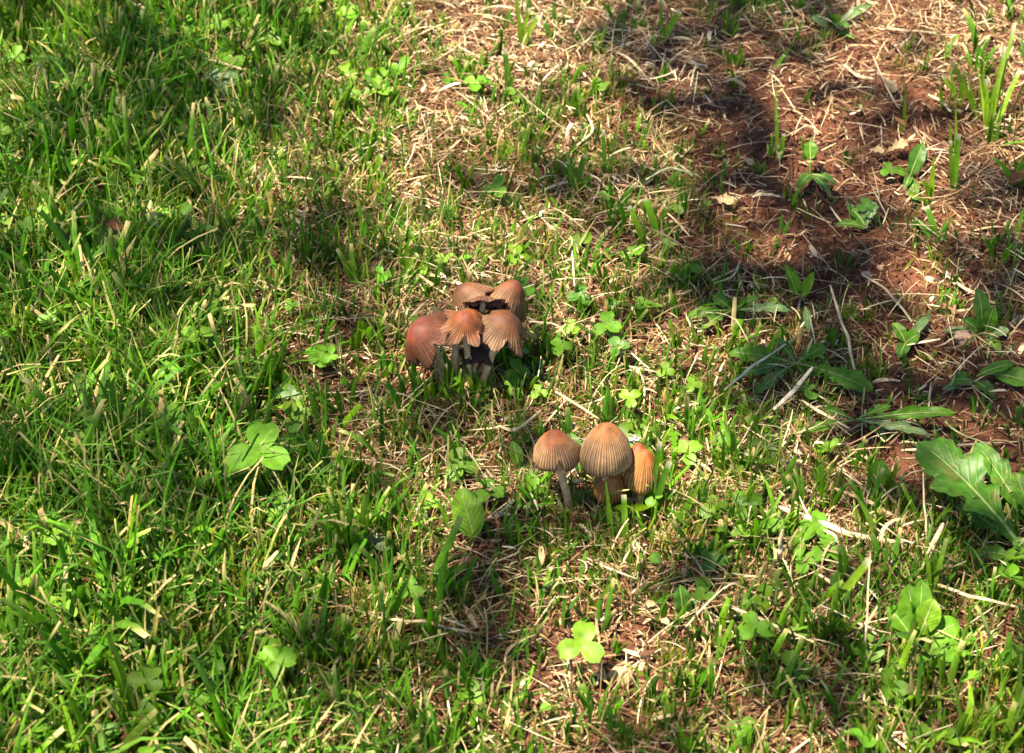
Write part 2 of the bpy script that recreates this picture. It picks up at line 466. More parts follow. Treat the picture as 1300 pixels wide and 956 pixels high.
def grass_layer(name, label, n_tufts, dens, per, lmul, wlo, whi, K, M, seed, base, spread, lean, cut=.5, dryp=.08, yellow=None, bend=.7):
    x, y, r = scatter(n_tufts, dens, seed)
    k = clear_of_mushrooms(x, y); x, y = x[k], y[k]
    nb = r.integers(per[0], per[1] + 1, len(x))
    tx = np.repeat(x, nb); ty = np.repeat(y, nb)
    N = len(tx)
    az = r.uniform(0, 2 * np.pi, N)
    tl = np.repeat(r.normal(0, 1, len(x)), nb)
    rad = spread * r.uniform(0.1, 1, N) ** .5
    bx = tx + np.cos(az) * rad; by = ty + np.sin(az) * rad
    L = lut(HEIGHT, tx, ty) * .001 * lmul * (1 + .18 * tl + .28 * r.normal(0, 1, N)).clip(.3, 1.9)
    L = L * (.8 + .5 * patch(tx, ty, 16, seed + 5))
    wdt = r.uniform(wlo, whi, N) * (.8 + .4 * (L / L.mean()).clip(.5, 1.5))
    th0 = np.abs(r.normal(0, lean * .6, N)); th1 = th0 + np.abs(r.normal(0, bend, N)) * (L / .03).clip(.4, 1.5)
    th1 = th1.clip(0, 2.0)
    face = az + np.pi / 2 + r.normal(0, .9, N)
    bz = height(bx, by) - .0015
    tip = np.where(r.uniform(0, 1, N) < cut, r.uniform(.45, .8, N), .04)
    V, F, UV, t = strips(np.stack([bx, by, bz], 1), az, L, wdt, th0, th1, face, K, M, tip, np.full(N, .6), 0, r, side=r.normal(0, .5, N))
    # keep drooping tips above the soil
    hz = height(V[:, 0], V[:, 1])
    low = V[:, 2] < hz - .002
    V[low, 2] = hz[low] + .0005
    tb = vary(r, len(x), base, .18, .08)
    bc = np.repeat(tb, nb, 0) * (1 + r.normal(0, .2, (N, 1))).clip(.5, 1.7)
    yl = (patch(tx, ty, 9, seed + 9) - .35).clip(0, 1) * 1.1
    if yellow is not None:
        yl = yl * .5 + yellow(tx, ty)
    yl = (yl + r.normal(0, .15, N)).clip(0, 1)[:, None]
    bc = bc * (1 - yl) + bc * np.array([1.9, 1.35, .9]) * yl
    bg_ = (r.uniform(0, 1, N) < .07)[:, None]         # a few bluish blades with a bloom
    bc = np.where(bg_, bc * np.array([1.0, .95, 2.6]), bc)
    dry = (r.uniform(0, 1, N) < dryp).astype(float) * r.uniform(.6, 1, N)
    tc_ = np.where(r.uniform(0, 1, N) < .45, r.uniform(.02, .12, N), 0) 
    tc_ = np.where(r.uniform(0, 1, N) < .03, .3, tc_)
    col = blade_colors(r, N, K, M, bc.clip(.01, .7), dry, tc_)
    o = link(name, np_mesh(name, V, F, UV, col), M_grass)
    tag(o, label, 'grass', kind='stuff')
    return N

gd = lambda x, y: lut(GREEN, x, y)
def dens_broad(x, y):
    g_ = gd(x, y); return (g_ ** 1.1 * (.35 + 1.1 * patch(x, y, 22, 41))).clip(0, 1)
def dens_fine(x, y):
    g_ = gd(x, y); return (g_ ** 1.5 * (.3 + 1.2 * patch(x, y, 18, 42))).clip(0, 1)
def dens_short(x, y):
    g_ = gd(x, y)
    return (np.minimum(g_ * 1.5, 1) * ((patch(x, y, 14, 43) - .25) * 2.2)).clip(0, 1)
tot = 0
tot += grass_layer('broad_grass', 'short broad bladed green lawn grass with mown tips', 6800, dens_broad, (3, 7), .95, .0014, .0036, 5, 3, 101,
                   (.058, .155, .004), .004, .45, cut=.5, dryp=.02)
tot += grass_layer('fine_grass', 'fine dense dark green lawn grass on the left side', 13000, dens_fine, (4, 9), 1.0, .0005, .0014, 5, 2, 102,
                   (.050, .148, .005), .006, .7, cut=.4, dryp=.17, bend=.9)
tot += grass_layer('young_grass', 'thin short yellow green grass sprouting from the straw', 8500, dens_short, (5, 13), .6, .0005, .0011, 4, 2, 103,
                   (.13, .21, .010), .005, .5, cut=.2, dryp=.2, yellow=lambda x, y: .35 + 0 * x)

# ------------------------------------------------------------------ straw and thatch
def straw_layer(name, label, n, dens, llo, lhi, wlo, whi, zhi, K, seed, cols, curl=1.2, rise=.35, M=2):
    x, y, r = scatter(n, dens, seed)
    k = clear_of_mushrooms(x, y); x, y = x[k], y[k]
    N = len(x)
    az = r.uniform(0, 2 * np.pi, N) + (patch(x, y, 8, seed) - .5) * 3
    L = llo + (lhi - llo) * r.uniform(0, 1, N) ** 2.2
    W = r.uniform(wlo, whi, N)
    th0 = np.pi / 2 - r.normal(.05, rise, N)
    th1 = np.pi / 2 + r.normal(.1, rise, N)
    z = height(x, y) + r.uniform(0, 1, N) ** 1.6 * zhi
    face = r.uniform(0, 2 * np.pi, N)
    V, F, UV, t = strips(np.stack([x, y, z], 1), az, L, W, th0, th1, face, K, M, r.uniform(.1, .8, N), np.full(N, .7), 0, r, side=r.normal(0, curl, N) * r.uniform(0, 1, N) ** 2)
    hz = height(V[:, 0], V[:, 1]) + .0004
    V[:, 2] = np.maximum(V[:, 2], hz + (V[:, 2] - hz) * .15 * 0)
    ci = r.choice(len(cols), N, p=np.array([c[3] for c in cols]) / sum(c[3] for c in cols))
    c = np.array([c[:3] for c in cols])[ci] * (1 + r.normal(0, .22, (N, 1))).clip(.4, 1.5)
    c = c.clip(.01, .8)
    col = np.repeat(c, (K + 1) * M, 0)
    o = link(name, np_mesh(name, V, F, UV, col), M_straw)
    tag(o, label, 'straw', kind='stuff')
    return N
bare_n = lambda x, y: ((.62 - lut(STRAW, x, y)) * 4).clip(0, 1) * (1 - gd(x, y))
sdn = lambda x, y: (lut(STRAW, x, y) * (.45 + .9 * patch(x, y, 13, 77)) * (1 - .3 * bare_n(x, y))).clip(0, 1)
pale = [(.52, .41, .25, 5), (.38, .27, .15, 4), (.25, .145, .07, 3), (.15, .07, .035, 3), (.60, .50, .35, 1.5)]
dark = [(.16, .075, .036, 3), (.26, .155, .075, 3), (.085, .035, .018, 3), (.38, .27, .15, 1.6)]
n1 = straw_layer('thatch', 'matted brown thatch of dead grass lying on the soil', 120000, lambda x, y: (sdn(x, y) + .12 * (1 - bare_n(x, y))).clip(0, 1), .003, .022, .0004, .0014, .0045, 3, 201, dark)
n2 = straw_layer('dry_clippings', 'pale dry grass clippings strewn over the lawn', 40000, lambda x, y: sdn(x, y) ** 1.3, .005, .032, .0004, .0013, .011, 5, 202, pale)
n3 = straw_layer('curled_straw', 'wide curled pale straw scraps on the lawn', 3200, lambda x, y: sdn(x, y) ** 1.5, .006, .022, .0016, .0036, .009, 5, 203, pale, curl=1.6, M=3)
n4 = straw_layer('fine_straw', 'hair thin dry grass stalks tangled over the ground', 11000, lambda x, y: (sdn(x, y) * .8 + .15).clip(0, 1), .012, .045, .0003, .0007, .012, 7, 204, pale, curl=.9, rise=.25)

def low_clover():
    def d(x, y):
        g_ = gd(x, y)
        return (.10 + ((patch(x, y, 11, 61) - .38) * 2.6).clip(0, 1) * (g_ > .3) * .9) * (.05 + g_ ** 2.5)
    x, y, r = scatter(3300, d, 601)
    k = clear_of_mushrooms(x, y); x, y = x[k], y[k]
    n = len(x); Vs = []; Fs = []; Us = []; Cs = []; o0 = 0
    zc = lut(HEIGHT, x, y) * .001 * r.uniform(.3, .85, n) + height(x, y)
    base = vary(r, n, (.075, .16, .010), .22, .08)
    T = np.linspace(0, 1, 6); W6 = np.array([.12, .55, .9, 1.0, .85, .45])
    for i in range(n):
        s_ = r.uniform(.0045, .0095); upn = np.array([r.normal(0, .35), r.normal(-.15, .35), 1.0]); upn /= np.linalg.norm(upn)
        ex = np.cross([0, 1, 0], upn); ex /= np.linalg.norm(ex); ey = np.cross(upn, ex)
        a0 = r.uniform(0, 6.28); fold = r.uniform(.1, .8); c = np.array([x[i], y[i], zc[i]])
        for q in range(3 if r.uniform() < .8 else 1):
            a = a0 + q * 2.094 + r.normal(0, .15); dd = ex * math.cos(a) + ey * math.sin(a); sd = np.cross(upn, dd)
            L = s_ * r.uniform(.85, 1.15); lift = r.normal(.0, .25)
            ctr = c + dd * (T * L)[:, None] + upn * (lift * T * T * L)[:, None]
            hw = (W6 * L * .5)[:, None]
            rows = np.stack([ctr - sd * hw + upn * hw * fold + dd * (T * T * L * .07)[:, None], ctr, ctr + sd * hw + upn * hw * fold + dd * (T * T * L * .07)[:, None]], 1)
            Vs.append(rows.reshape(-1, 3)); Us.append(np.stack(np.meshgrid([0, .5, 1], T), -1).reshape(-1, 2)); Cs.append(np.repeat(base[i][None], 18, 0) * r.uniform(.85, 1.2))
            for m in range(5):
                for h_ in range(2):
                    Fs.append((o0 + m * 3 + h_, o0 + m * 3 + h_ + 1, o0 + m * 3 + h_ + 4, o0 + m * 3 + h_ + 3))
            o0 += 18
        # its stalk, a thin ribbon down to the soil
        g0 = np.array([x[i] + r.normal(0, .003), y[i] + r.normal(0, .003), height(x[i], y[i]) - .001])
        sd = np.array([.0004, 0, 0])
        Vs.append(np.array([g0 - sd, g0, g0 + sd, c - sd, c, c + sd])); Us.append(np.array([[0, 0], [.5, 0], [1, 0], [0, 1], [.5, 1], [1, 1]])); Cs.append(np.repeat(np.array([[.12, .16, .03]]), 6, 0))
        Fs += [(o0, o0 + 1, o0 + 4, o0 + 3), (o0 + 1, o0 + 2, o0 + 5, o0 + 4)]; o0 += 6
    me = np_mesh('low_clover', np.concatenate(Vs), np.array(Fs), np.concatenate(Us), np.concatenate(Cs))
    tag(link('low_clover', me, M_ground_leaf), 'small clover leaves mixed all through the lawn grass', 'clover', kind='stuff')
    return n
n6 = low_clover()
# soil crumbs
def crumbs():
    x, y, r = scatter(90000, lambda x, y: (1.15 - lut(STRAW, x, y)) * (1 - .6 * gd(x, y)), 301)
    N = len(x)
    iv = np.array([(1, 0, 0), (0, 1, 0), (-1, 0, 0), (0, -1, 0), (0, 0, 1), (0, 0, -1)], float)
    fi = np.array([(0, 1, 4), (1, 2, 4), (2, 3, 4), (3, 0, 4), (1, 0, 5), (2, 1, 5), (3, 2, 5), (0, 3, 5)])
    s = .0003 + .0028 * r.uniform(0, 1, N) ** 3.2 + .003 * (r.uniform(0, 1, N) < .015)
    an = r.uniform(0, 6.28, N); ca, sa = np.cos(an)[:, None], np.sin(an)[:, None]
    iw = np.stack([iv[None, :, 0] * ca - iv[None, :, 1] * sa, iv[None, :, 0] * sa + iv[None, :, 1] * ca, np.repeat(iv[None, :, 2], N, 0)], -1)
    V = iw * (s[:, None, None] * r.uniform(.6, 1.4, (N, len(iv), 1))) * r.uniform(.6, 1.3, (N, 1, 3))
    V += np.stack([x, y, height(x, y) + s * .3], 1)[:, None]
    F = (fi[None] + (np.arange(N) * len(iv))[:, None, None]).reshape(-1, 3)
    o = link('soil_crumbs', np_mesh('soil_crumbs', V.reshape(-1, 3), F, smooth=False), M_soil)
    tag(o, 'loose crumbs of red brown earth on the bare ground', 'soil', kind='stuff')
    return N
n5 = crumbs()
print('blades', tot, 'straw', n1, n2, n3, n4, 'crumbs', n5)

# ------------------------------------------------------------------ single plants
def tube(path, radii, seg=8, name='tube'):
    path = np.array(path, float); n = len(path)
    tan = np.gradient(path, axis=0); tan /= np.linalg.norm(tan, axis=1, keepdims=True) + 1e-12
    ref = np.array([0.31, 0.2, .93]); 
    s = np.cross(tan, ref); s /= np.linalg.norm(s, axis=1, keepdims=True) + 1e-9
    q = np.cross(s, tan)
    a = np.linspace(0, 2 * np.pi, seg, endpoint=False)
    ring = s[:, None] * np.cos(a)[None, :, None] + q[:, None] * np.sin(a)[None, :, None]
    V = path[:, None] + ring * np.array(radii)[:, None, None]
    V = np.concatenate([V.reshape(-1, 3), path[:1], path[-1:]])
    F = []
    for i in range(n - 1):
        for j in range(seg):
            k = (j + 1) % seg
            F.append((i * seg + j, i * seg + k, (i + 1) * seg + k, (i + 1) * seg + j))
    T = []
    for j in range(seg):
        k = (j + 1) % seg
        F.append((n * seg, k, j)); F.append((n * seg + 1, (n - 1) * seg + j, (n - 1) * seg + k))
    me = bpy.data.meshes.new(name); me.from_pydata(V.tolist(), [], F)
    me.polygons.foreach_set('use_smooth', [True] * len(me.polygons)); me.update()
    return me

def bez(a, b, c, d, n):
    t = np.linspace(0, 1, n)[:, None]
    a, b, c, d = map(np.array, (a, b, c, d))
    return (1 - t) ** 3 * a + 3 * (1 - t) ** 2 * t * b + 3 * (1 - t) * t * t * c + t ** 3 * d

def smooth_path(pts, n=24):
    pts = np.array(pts, float)
    p = np.concatenate([[2 * pts[0] - pts[1]], pts, [2 * pts[-1] - pts[-2]]])
    out = []
    m = len(pts) - 1
    for s in np.linspace(0, m - 1e-6, n):
        i = int(s); f = s - i
        a, b, c, d = p[i:i + 4]
        out.append(.5 * ((2 * b) + (-a + c) * f + (2 * a - 5 * b + 4 * c - d) * f * f + (-a + 3 * b - 3 * c + d) * f ** 3))
    return np.array(out)

def local(me, root):
    """shift a mesh built in world space into its root's frame"""
    me.transform(Matrix.Translation(-Vector(root.location)))
    return me

def leaf_mesh(path, W, up, name='leaf', ns=4, fold=.25, wave=0, notch=0, seed=0, droop=0):
    """W(t) -> (left, right) half widths in metres"""
    r = np.random.default_rng(seed)
    path = np.array(path, float); n = len(path)
    tan = np.gradient(path, axis=0); tan /= np.linalg.norm(tan, axis=1, keepdims=True) + 1e-12
    up = np.array(up, float); up /= np.linalg.norm(up)
    s = np.cross(tan, up); s /= np.linalg.norm(s, axis=1, keepdims=True) + 1e-9
    nv = np.cross(s, tan)
    t = np.linspace(0, 1, n)
    u = np.linspace(-1, 1, 2 * ns + 1)
    Ln = np.linalg.norm(path[-1] - path[0])
    ph = r.uniform(0, 6.28, 4)
    V = []; UV = []
    for i in range(n):
        wl, wr = W(t[i])
        for x in u:
            ww = (wl if x < 0 else wr)
            off = s[i] * x * ww + nv[i] * (fold * abs(x) * ww - droop * x * x * ww)
            off = off + nv[i] * wave * abs(x) * (math.sin(9 * t[i] + ph[0] + 2 * x) + .6 * math.sin(21 * t[i] + ph[1])) * Ln
            off = off + tan[i] * notch * Ln * (abs(x) ** 1.3) * t[i] ** 2
            V.append(path[i] + off); UV.append((x * .5 + .5, t[i]))
    m = 2 * ns + 1
    F = [(i * m + j, i * m + j + 1, (i + 1) * m + j + 1, (i + 1) * m + j) for i in range(n - 1) for j in range(2 * ns)]
    return np_mesh(name, np.array(V), np.array(F), np.array(UV))

def W_oval(w, p=1.0, lo=.04):
    return lambda t: ((w * (math.sin(math.pi * min(max(t, 0), 1) ** p) ** .75 + lo * (1 - t)),) * 2)

def W_clover(w):
    def f(t):
        v = w * (max(0, 1 - (2 * (t ** 1.3) - 1.0) ** 2)) ** .5 if t > .02 else w * .08
        if t > .93: v = max(v, w * .5)
        return v, v
    return f

def W_dandelion(w, lobes=5, seed=0, entire=.5):
    r = np.random.default_rng(seed); ph = r.uniform(-.04, .04, 2)
    def f(t):
        env = w * (.10 + .9 * (math.sin(math.pi * min(1, t) ** 1.8) ** .8)) if t < .999 else w * .02
        o = []
        for k in (0, 1):
            x = (t + ph[k]) * lobes
            fr = x - math.floor(x)
            tooth = fr ** 1.2 if fr < .86 else (1 - fr) / .14
            tiny = .03 * math.sin(t * 90 + k)
            depth = (1 - entire) if t > .55 else (1 - entire) * 1.25 + .1
            o.append(env * max(.12, (1 - depth * .75) + depth * .75 * tooth + tiny))
        return tuple(o)
    return f

CAMUP = np.array([0, -.45, 1.0])
def px_m(px, py): # metres per photo pixel near there
    d = P(px, py) - cam_pos
    return TANH * 2 * (d @ fwd) / FW

def clover(px, py, z, size, rot, label, mat=None, n=3, seed=0, lean=None, base=None, group='clovers in the lawn', name='clover'):
    """centre of the leaf at pixel px,py, z above the soil; size = leaflet length in photo pixels"""
    r = np.random.default_rng(900 + seed)
    if size < 30: size *= .84; z *= .75
    mat = mat or M_leaf_clover
    c0 = P(px, py, z)
    b = np.array(P(*base)) if base else np.array([c0[0] + r.uniform(-.008, .008), c0[1] + r.uniform(-.004, .012), 0])
    b[2] = float(height(b[0], b[1]))
    c = np.array(c0)
    root = empty(name, b, label, 'clover', group)
    s = size * px_m(px, py)
    up = np.array([r.uniform(-.2, .2), -.35 + r.uniform(-.15, .1), 1.0]) if lean is None else np.array(lean, float)
    up /= np.linalg.norm(up)
    ex = np.cross([0, 1, 0], up); ex /= np.linalg.norm(ex); ey = np.cross(up, ex)
    me = local(tube(bez(b - [0, 0, .002], b + [0, 0, z * .5], c - up * z * .4, c, 8), np.linspace(.0007, .0005, 8), 6, 'stem'), root)
    link('stem', me, M_stem_green, root)
    angs = {3: (90, 210, 330), 2: (30, 160), 4: (20, 110, 200, 290), 1: (80,)}[n]
    for k, a in enumerate(angs):
        a = R(a + rot + r.uniform(-8, 8))
        d = ex * math.cos(a) + ey * math.sin(a)
        L = s * r.uniform(.88, 1.08)
        tip = c + d * L + up * r.uniform(-.15, .1) * L
        path = bez(c, c + d * L * .33 + up * .08 * L, c + d * L * .66 + up * .10 * L, tip, 11)
        me = leaf_mesh(path, W_clover(L * .47), up, 'leaf', ns=3, fold=.18, wave=.010, notch=.07, seed=seed * 7 + k)
        link('leaf', local(me, root), mat, root)
    return root

def broad_leaf(root, base, tip, w, mat, up=None, arch=.1, fold=.2, wave=.01, shape='oval', seed=0, rib=True, n=22, lobes=5, entire=.5, ns=4, p=1.0):
    """base/tip = (px,py,z)"""
    a = np.array(P(*base)); b = np.array(P(*tip))
    up = np.array(CAMUP if up is None else up, float); up /= np.linalg.norm(up)
    L = np.linalg.norm(b - a)
    path = bez(a, a + (b - a) * .33 + up * arch * L * 1.3, a + (b - a) * .66 + up * arch * L * 1.3, b, n)
    wm = w * px_m(base[0], base[1]) / 2
    Wf = W_oval(wm, p) if shape == 'oval' else W_dandelion(wm, lobes, seed, entire)
    me = leaf_mesh(path, Wf, up, 'leaf', ns=ns, fold=fold, wave=wave, seed=seed)
    lf = link('leaf', local(me, root), mat, root)
    if rib:
        k = max(4, int(n * .9))
        rp = path[:k] + up * .0002
        rm = local(tube(rp, np.linspace(max(.0006, wm * .07), .0002, k), 6, 'midrib'), root)
        link('midrib', rm, M_rib, lf)
    return lf

def weed(px, py, label, leaves, mat=None, name='weed', cat='weed', group=None):
    """leaves: dicts(b=(px,py,z) optional, t=(px,py,z), w=px width, ...)"""
    b = np.array(P(px, py, 0)); b[2] = float(height(b[0], b[1]))
    root = empty(name, b, label, cat, group)
    for i, lf in enumerate(leaves):
        kw = {'wave': .022, 'fold': .3, 'arch': .14, **{k: v for k, v in lf.items() if k not in ('b', 't', 'w', 'm', 'stalk')}}
        bb = lf.get('b', (px, py, .002))
        if lf.get('stalk'):
            me = local(tube(bez(b, b + [0, 0, .004], np.array(P(*bb)) - [0, 0, .004], P(*bb), 8), np.linspace(.0009, .0006, 8), 6, 'stem'), root)
            link('stem', me, M_stem_green, root)
        broad_leaf(root, bb, lf['t'], lf['w'], lf.get('m', mat or M_leaf), seed=i + int(px), **kw)
    return root

def grass_tuft(px, py, label, blades, tone=(.07, .21, .015), name='grass_tuft', cat='grass', group=None, foot=(.30, .26, .08)):
    """blades: (tip px, tip py, tip z mm, width px[, base dx])"""
    b = np.array(P(px, py, 0)); b[2] = float(height(b[0], b[1]))
    root = empty(name, b, label, cat, group)
    for i, bl in enumerate(blades):
        tp = np.array(P(bl[0], bl[1], bl[2] * .001)); w = bl[3] * px_m(px, py)
        r = np.random.default_rng(int(bl[0] * 13 + bl[1]))
        bb = b + np.array([(bl[4] if len(bl) > 4 else r.uniform(-4, 4)) * px_m(px, py), r.uniform(-.002, .002), -.002])
        mid = bb + (tp - bb) * .45 + np.array([0, 0, .25 * np.linalg.norm(tp - bb) * (.3 if bl[2] > 20 else .8)])
        path = bez(bb, bb + (mid - bb) * .6, mid, tp, 12)
        cut = r.uniform(0, 1) < .5
        def W(t, w=w, cut=cut):
            v = w / 2 * (.55 + .45 * min(1, t * 3)) * ((1 - .5 * max(0, t - .5)) if cut else (1 - max(0, (t - .3) / .7) ** 1.7 * .96))
            return v, v
        d = tp - bb
        up = np.array([-d[0] * .2 + r.normal(0, .25), -1.0, .7])
        me = leaf_mesh(path, W, up, 'blade', ns=1, fold=.45, seed=i)
        base = np.array(tone) * r.uniform(.75, 1.3)
        t = np.repeat(np.linspace(0, 1, 12), 3)[:, None]
        kf = np.clip(.3 - t, 0, 1) / .3 * .7
        col = base * (1 - kf) + np.array(foot) * kf
        if cut:
            kt = np.clip((t - .93) / .05, 0, 1); col = col * (1 - kt) + np.array([.42, .38, .27]) * kt
        a = me.attributes.new('tone', 'FLOAT_COLOR', 'POINT')
        cc = np.ones((len(col), 4), np.float32); cc[:, :3] = col
        a.data.foreach_set('color', cc.ravel())
        link('blade', local(me, root), M_grass, root)
    return root

def straw(pts, w, label, tone=(.50, .385, .24), group='long dry stalks', name='dry_stalk', cat='straw'):
    """pts (px,py,z mm); w in photo pixels"""
    path = smooth_path([P(a, b, max(c, 1) * .001) for a, b, c in pts], 22)
    hz = height(path[:, 0], path[:, 1])
    path[:, 2] = np.maximum(path[:, 2] + 0 * hz, hz + .001)
    wm = w * px_m(pts[0][0], pts[0][1]) / 2
    r = np.random.default_rng(int(pts[0][0] + pts[0][1] * 3))
    path[4:-4:4] += r.normal(0, wm * .5, path[4:-4:4].shape)
    path = smooth_path(path[::3], 22)
    def W(t):
        v = wm * .72 * (.45 + .6 * math.sin(math.pi * min(1, t * .85 + .08))) * (1 if t < .97 else .5)
        return v, v
    me = leaf_mesh(path, W, CAMUP + r.normal(0, .15, 3), 'dry_stalk', ns=2, fold=-.5, seed=int(pts[0][0]))
    a = me.attributes.new('tone', 'FLOAT_COLOR', 'POINT')
    nv = len(me.vertices)
    cc = np.ones((nv, 4), np.float32); cc[:, :3] = np.array(tone) * (1 + .18 * np.sin(np.linspace(0, 30, nv))[:, None])
    a.data.foreach_set('color', cc.ravel())
    # thickness: a closed hollow stalk
    o = link(name, me, M_straw)
    mo = o.modifiers.new('thick', 'SOLIDIFY'); mo.thickness = wm * .5; mo.offset = 0
    return tag(o, label, cat, group)

def stone(px, py, r_px, label, mat, seed=1, sink=.35, flat=.7, cat='stone', name='pebble', group=None):
    import bmesh
    bm = bmesh.new(); bmesh.ops.create_icosphere(bm, subdivisions=3, radius=1)
    s = r_px * px_m(px, py)
    for v in bm.verts:
        c = v.co
        k = 1 + .22 * (vnoise(c.x * 1.7 + seed * 9, c.y * 1.7 + c.z * 1.3, seed) - .5) * 2 + .06 * (vnoise(c.x * 6, c.y * 6 + c.z * 5, seed + 1) - .5)
        v.co = Vector((c.x * 1.15, c.y * .95, c.z * flat)) * float(k) * s
    me = bpy.data.meshes.new(name); bm.to_mesh(me); bm.free()
    me.polygons.foreach_set('use_smooth', [True] * len(me.polygons))
    o = link(name, me, mat)
    p = P(px, py, 0)
    o.location = (p[0], p[1], float(height(p[0], p[1])) + s * (flat - sink))
    return tag(o, label, cat, group)

# ------------------------------------------------------------------ mushrooms
PH = np.linspace(0, 1, 200)
PR = np.interp(PH, [0, .015, .05, .12, .25, .42, .60, .75, .88, .95, 1], [0, .13, .27, .42, .61, .79, .93, .99, 1.0, .98, .95])
_k = np.hanning(17); _k /= _k.sum()
PR = np.concatenate([PR[:10], np.convolve(np.pad(PR, 8, 'edge'), _k, 'valid')[10:]])
PR[:10] = np.sqrt(np.linspace(0, 1, 10)) * PR[10]
def mushroom(base, apex, axis_v, rad, h, label, group, tone_top=(.36, .13, .035), tone_low=(.42, .24, .13), ridge=(.72, .55, .38),
             stripes=44, seed=0, flare=0.0, wave=.03, stem_r=.0019, gill_dark=True, squash=1.0, split=0, incurve=.06, deep=.035, stem_mat=None, age=0.0, folds=0.0, lift=0.0, lift_at=90.0, tear=()):
    """base (px,py) on the soil, apex (px,py,z) of the cap; axis_v points from rim to apex; rad, h in mm"""
    r = np.random.default_rng(4000 + seed)
    b = np.array(P(base[0], base[1], 0)); b[2] = float(height(b[0], b[1]))
    root = empty('mushroom', b, label, 'mushroom', group)
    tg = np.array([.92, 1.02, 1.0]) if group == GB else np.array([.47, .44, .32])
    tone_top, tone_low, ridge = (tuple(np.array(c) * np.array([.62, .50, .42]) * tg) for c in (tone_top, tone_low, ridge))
    ax = np.array(axis_v, float); ax /= np.linalg.norm(ax)
    ap = np.array(P(*apex)); rad *= .001; h *= .001
    ex = np.cross(ax, [0.0, 1.0, 0.05]); ex /= np.linalg.norm(ex); ey = np.cross(ax, ex)
    NA, NR = 240, 24
    th = np.linspace(0, 2 * np.pi, NA, endpoint=False)
    t = np.linspace(0, 1, NR + 1)[1:]
    T, TH = np.meshgrid(t, th, indexing='ij')
    def prof(t):
        # t 0..1 down the cap; radius fraction, height fraction
        hz = t ** 1.15
        zz = 1 - hz
        rr = np.interp(hz, PH, PR)
        rr = rr - incurve * np.clip((t - .82) / .18, 0, 1) ** 2 + flare * np.clip((t - .55) / .45, 0, 1) ** 2
        return rr, zz
    rr, zz = prof(T)
    ph = r.uniform(0, 6.28, 6)
    irregular = .035 * np.sin(2 * TH + ph[0]) + .02 * np.sin(3 * TH + ph[1]) 
    wav = wave * (np.sin(4 * TH + ph[2]) + .7 * np.sin(7 * TH + ph[3]) + .5 * np.sin(11 * TH + ph[4])) * np.clip((T - .45) / .55, 0, 1) ** 1.5
    # ribs: fine, slightly irregular, double period
    thw = TH + .012 * np.sin(9 * TH + ph[5]) + .008 * np.sin(23 * TH + ph[1])
    groove = .5 + .5 * np.cos(stripes * thw)
    groove = groove ** 1.5 * (.75 + .25 * np.cos(stripes * .5 * thw + 1))
    gk = np.clip((T - .13 - .05 * np.sin(5 * TH + ph[3])) / .22, 0, 1)
    rr2 = rr * (1 + irregular + wav) - (1 - groove) * deep * .62 * gk * (.6 + .8 * vnoise(thw * stripes / 6.283, T * 2 + seed, 12))
    if split:
        for sa in (ph[0], ph[0] + 2.1)[:split]:
            d = np.abs((TH - sa + np.pi) % (2 * np.pi) - np.pi)
            rr2 = rr2 + .22 * np.exp(-(d / .35) ** 2) * np.clip((T - .5) / .5, 0, 1)
    rr2 = rr2 * (1 + folds * (np.sin(5 * TH + ph[0]) + .6 * np.sin(8 * TH + ph[1])) * T)
    side_k = (.5 + .5 * np.cos(TH - math.radians(lift_at))) ** 2
    rr2 = rr2 + lift * .35 * side_k * np.clip((T - .4) / .6, 0, 1) ** 1.5
    cutk = np.zeros_like(T)
    for ta in tear:
        d = np.abs((TH - math.radians(ta) + np.pi) % (2 * np.pi) - np.pi)
        cutk = np.maximum(cutk, np.exp(-(d / .13) ** 2) * np.clip((T - .45) / .55, 0, 1))
    rr2 = rr2 * (1 - .22 * cutk)
    zz = zz + lift * side_k * np.clip((T - .35) / .65, 0, 1) ** 1.6 + .30 * cutk
    zd = zz - wave * 1.2 * np.sin(3 * TH + ph[4]) * np.clip((T - .5) / .5, 0, 1)
    dirs = ex[None, None] * np.cos(TH)[..., None] + ey[None, None] * np.sin(TH)[..., None] * squash
    V = ap[None, None] - ax * ((1 - zd) * h)[..., None] + dirs * (rr2 * rad)[..., None]
    outer = V.reshape(-1, 3)
    # inner skin
    Vi = ap[None, None] - ax * ((1 - zd) * h * .97 + h * .05)[..., None] + dirs * ((rr2 - .07) * rad).clip(0)[..., None]
    Vi[-1] = V[-1] - dirs[-1] * rad * .03
    inner = Vi.reshape(-1, 3)
    n = NA * NR
    Vall = np.concatenate([outer, [ap], inner, [ap - ax * h * .06]])
    i, j = np.meshgrid(np.arange(NR - 1), np.arange(NA), indexing='ij')
    k = (j + 1) % NA
    q = np.stack([i * NA + j, (i + 1) * NA + j, (i + 1) * NA + k, i * NA + k], -1).reshape(-1, 4)
    q2 = q[:, ::-1] + n + 1
    j1 = np.arange(NA); k1 = (j1 + 1) % NA
    rim = np.stack([(NR - 1) * NA + j1, n + 1 + (NR - 1) * NA + j1, n + 1 + (NR - 1) * NA + k1, (NR - 1) * NA + k1], -1)
    tri = np.concatenate([np.stack([np.full(NA, n), j1, k1], -1), np.stack([np.full(NA, 2 * n + 1), n + 1 + k1, n + 1 + j1], -1)])
    me = bpy.data.meshes.new('cap')
    me.from_pydata(Vall.tolist(), [], [tuple(map(int, f)) for f in np.concatenate([q, q2, rim])] + [tuple(map(int, f)) for f in tri])
    me.polygons.foreach_set('use_smooth', [True] * len(me.polygons)); me.update()
    # own colours of the skin: warm disc, paler ribs, brown grooves
    kt = np.clip((T - .08 + .07 * np.sin(3 * TH + ph[2]) + .12 * (vnoise(TH * 2.2, T * 3 + seed, 5) - .5)) / .55, 0, 1)[..., None]
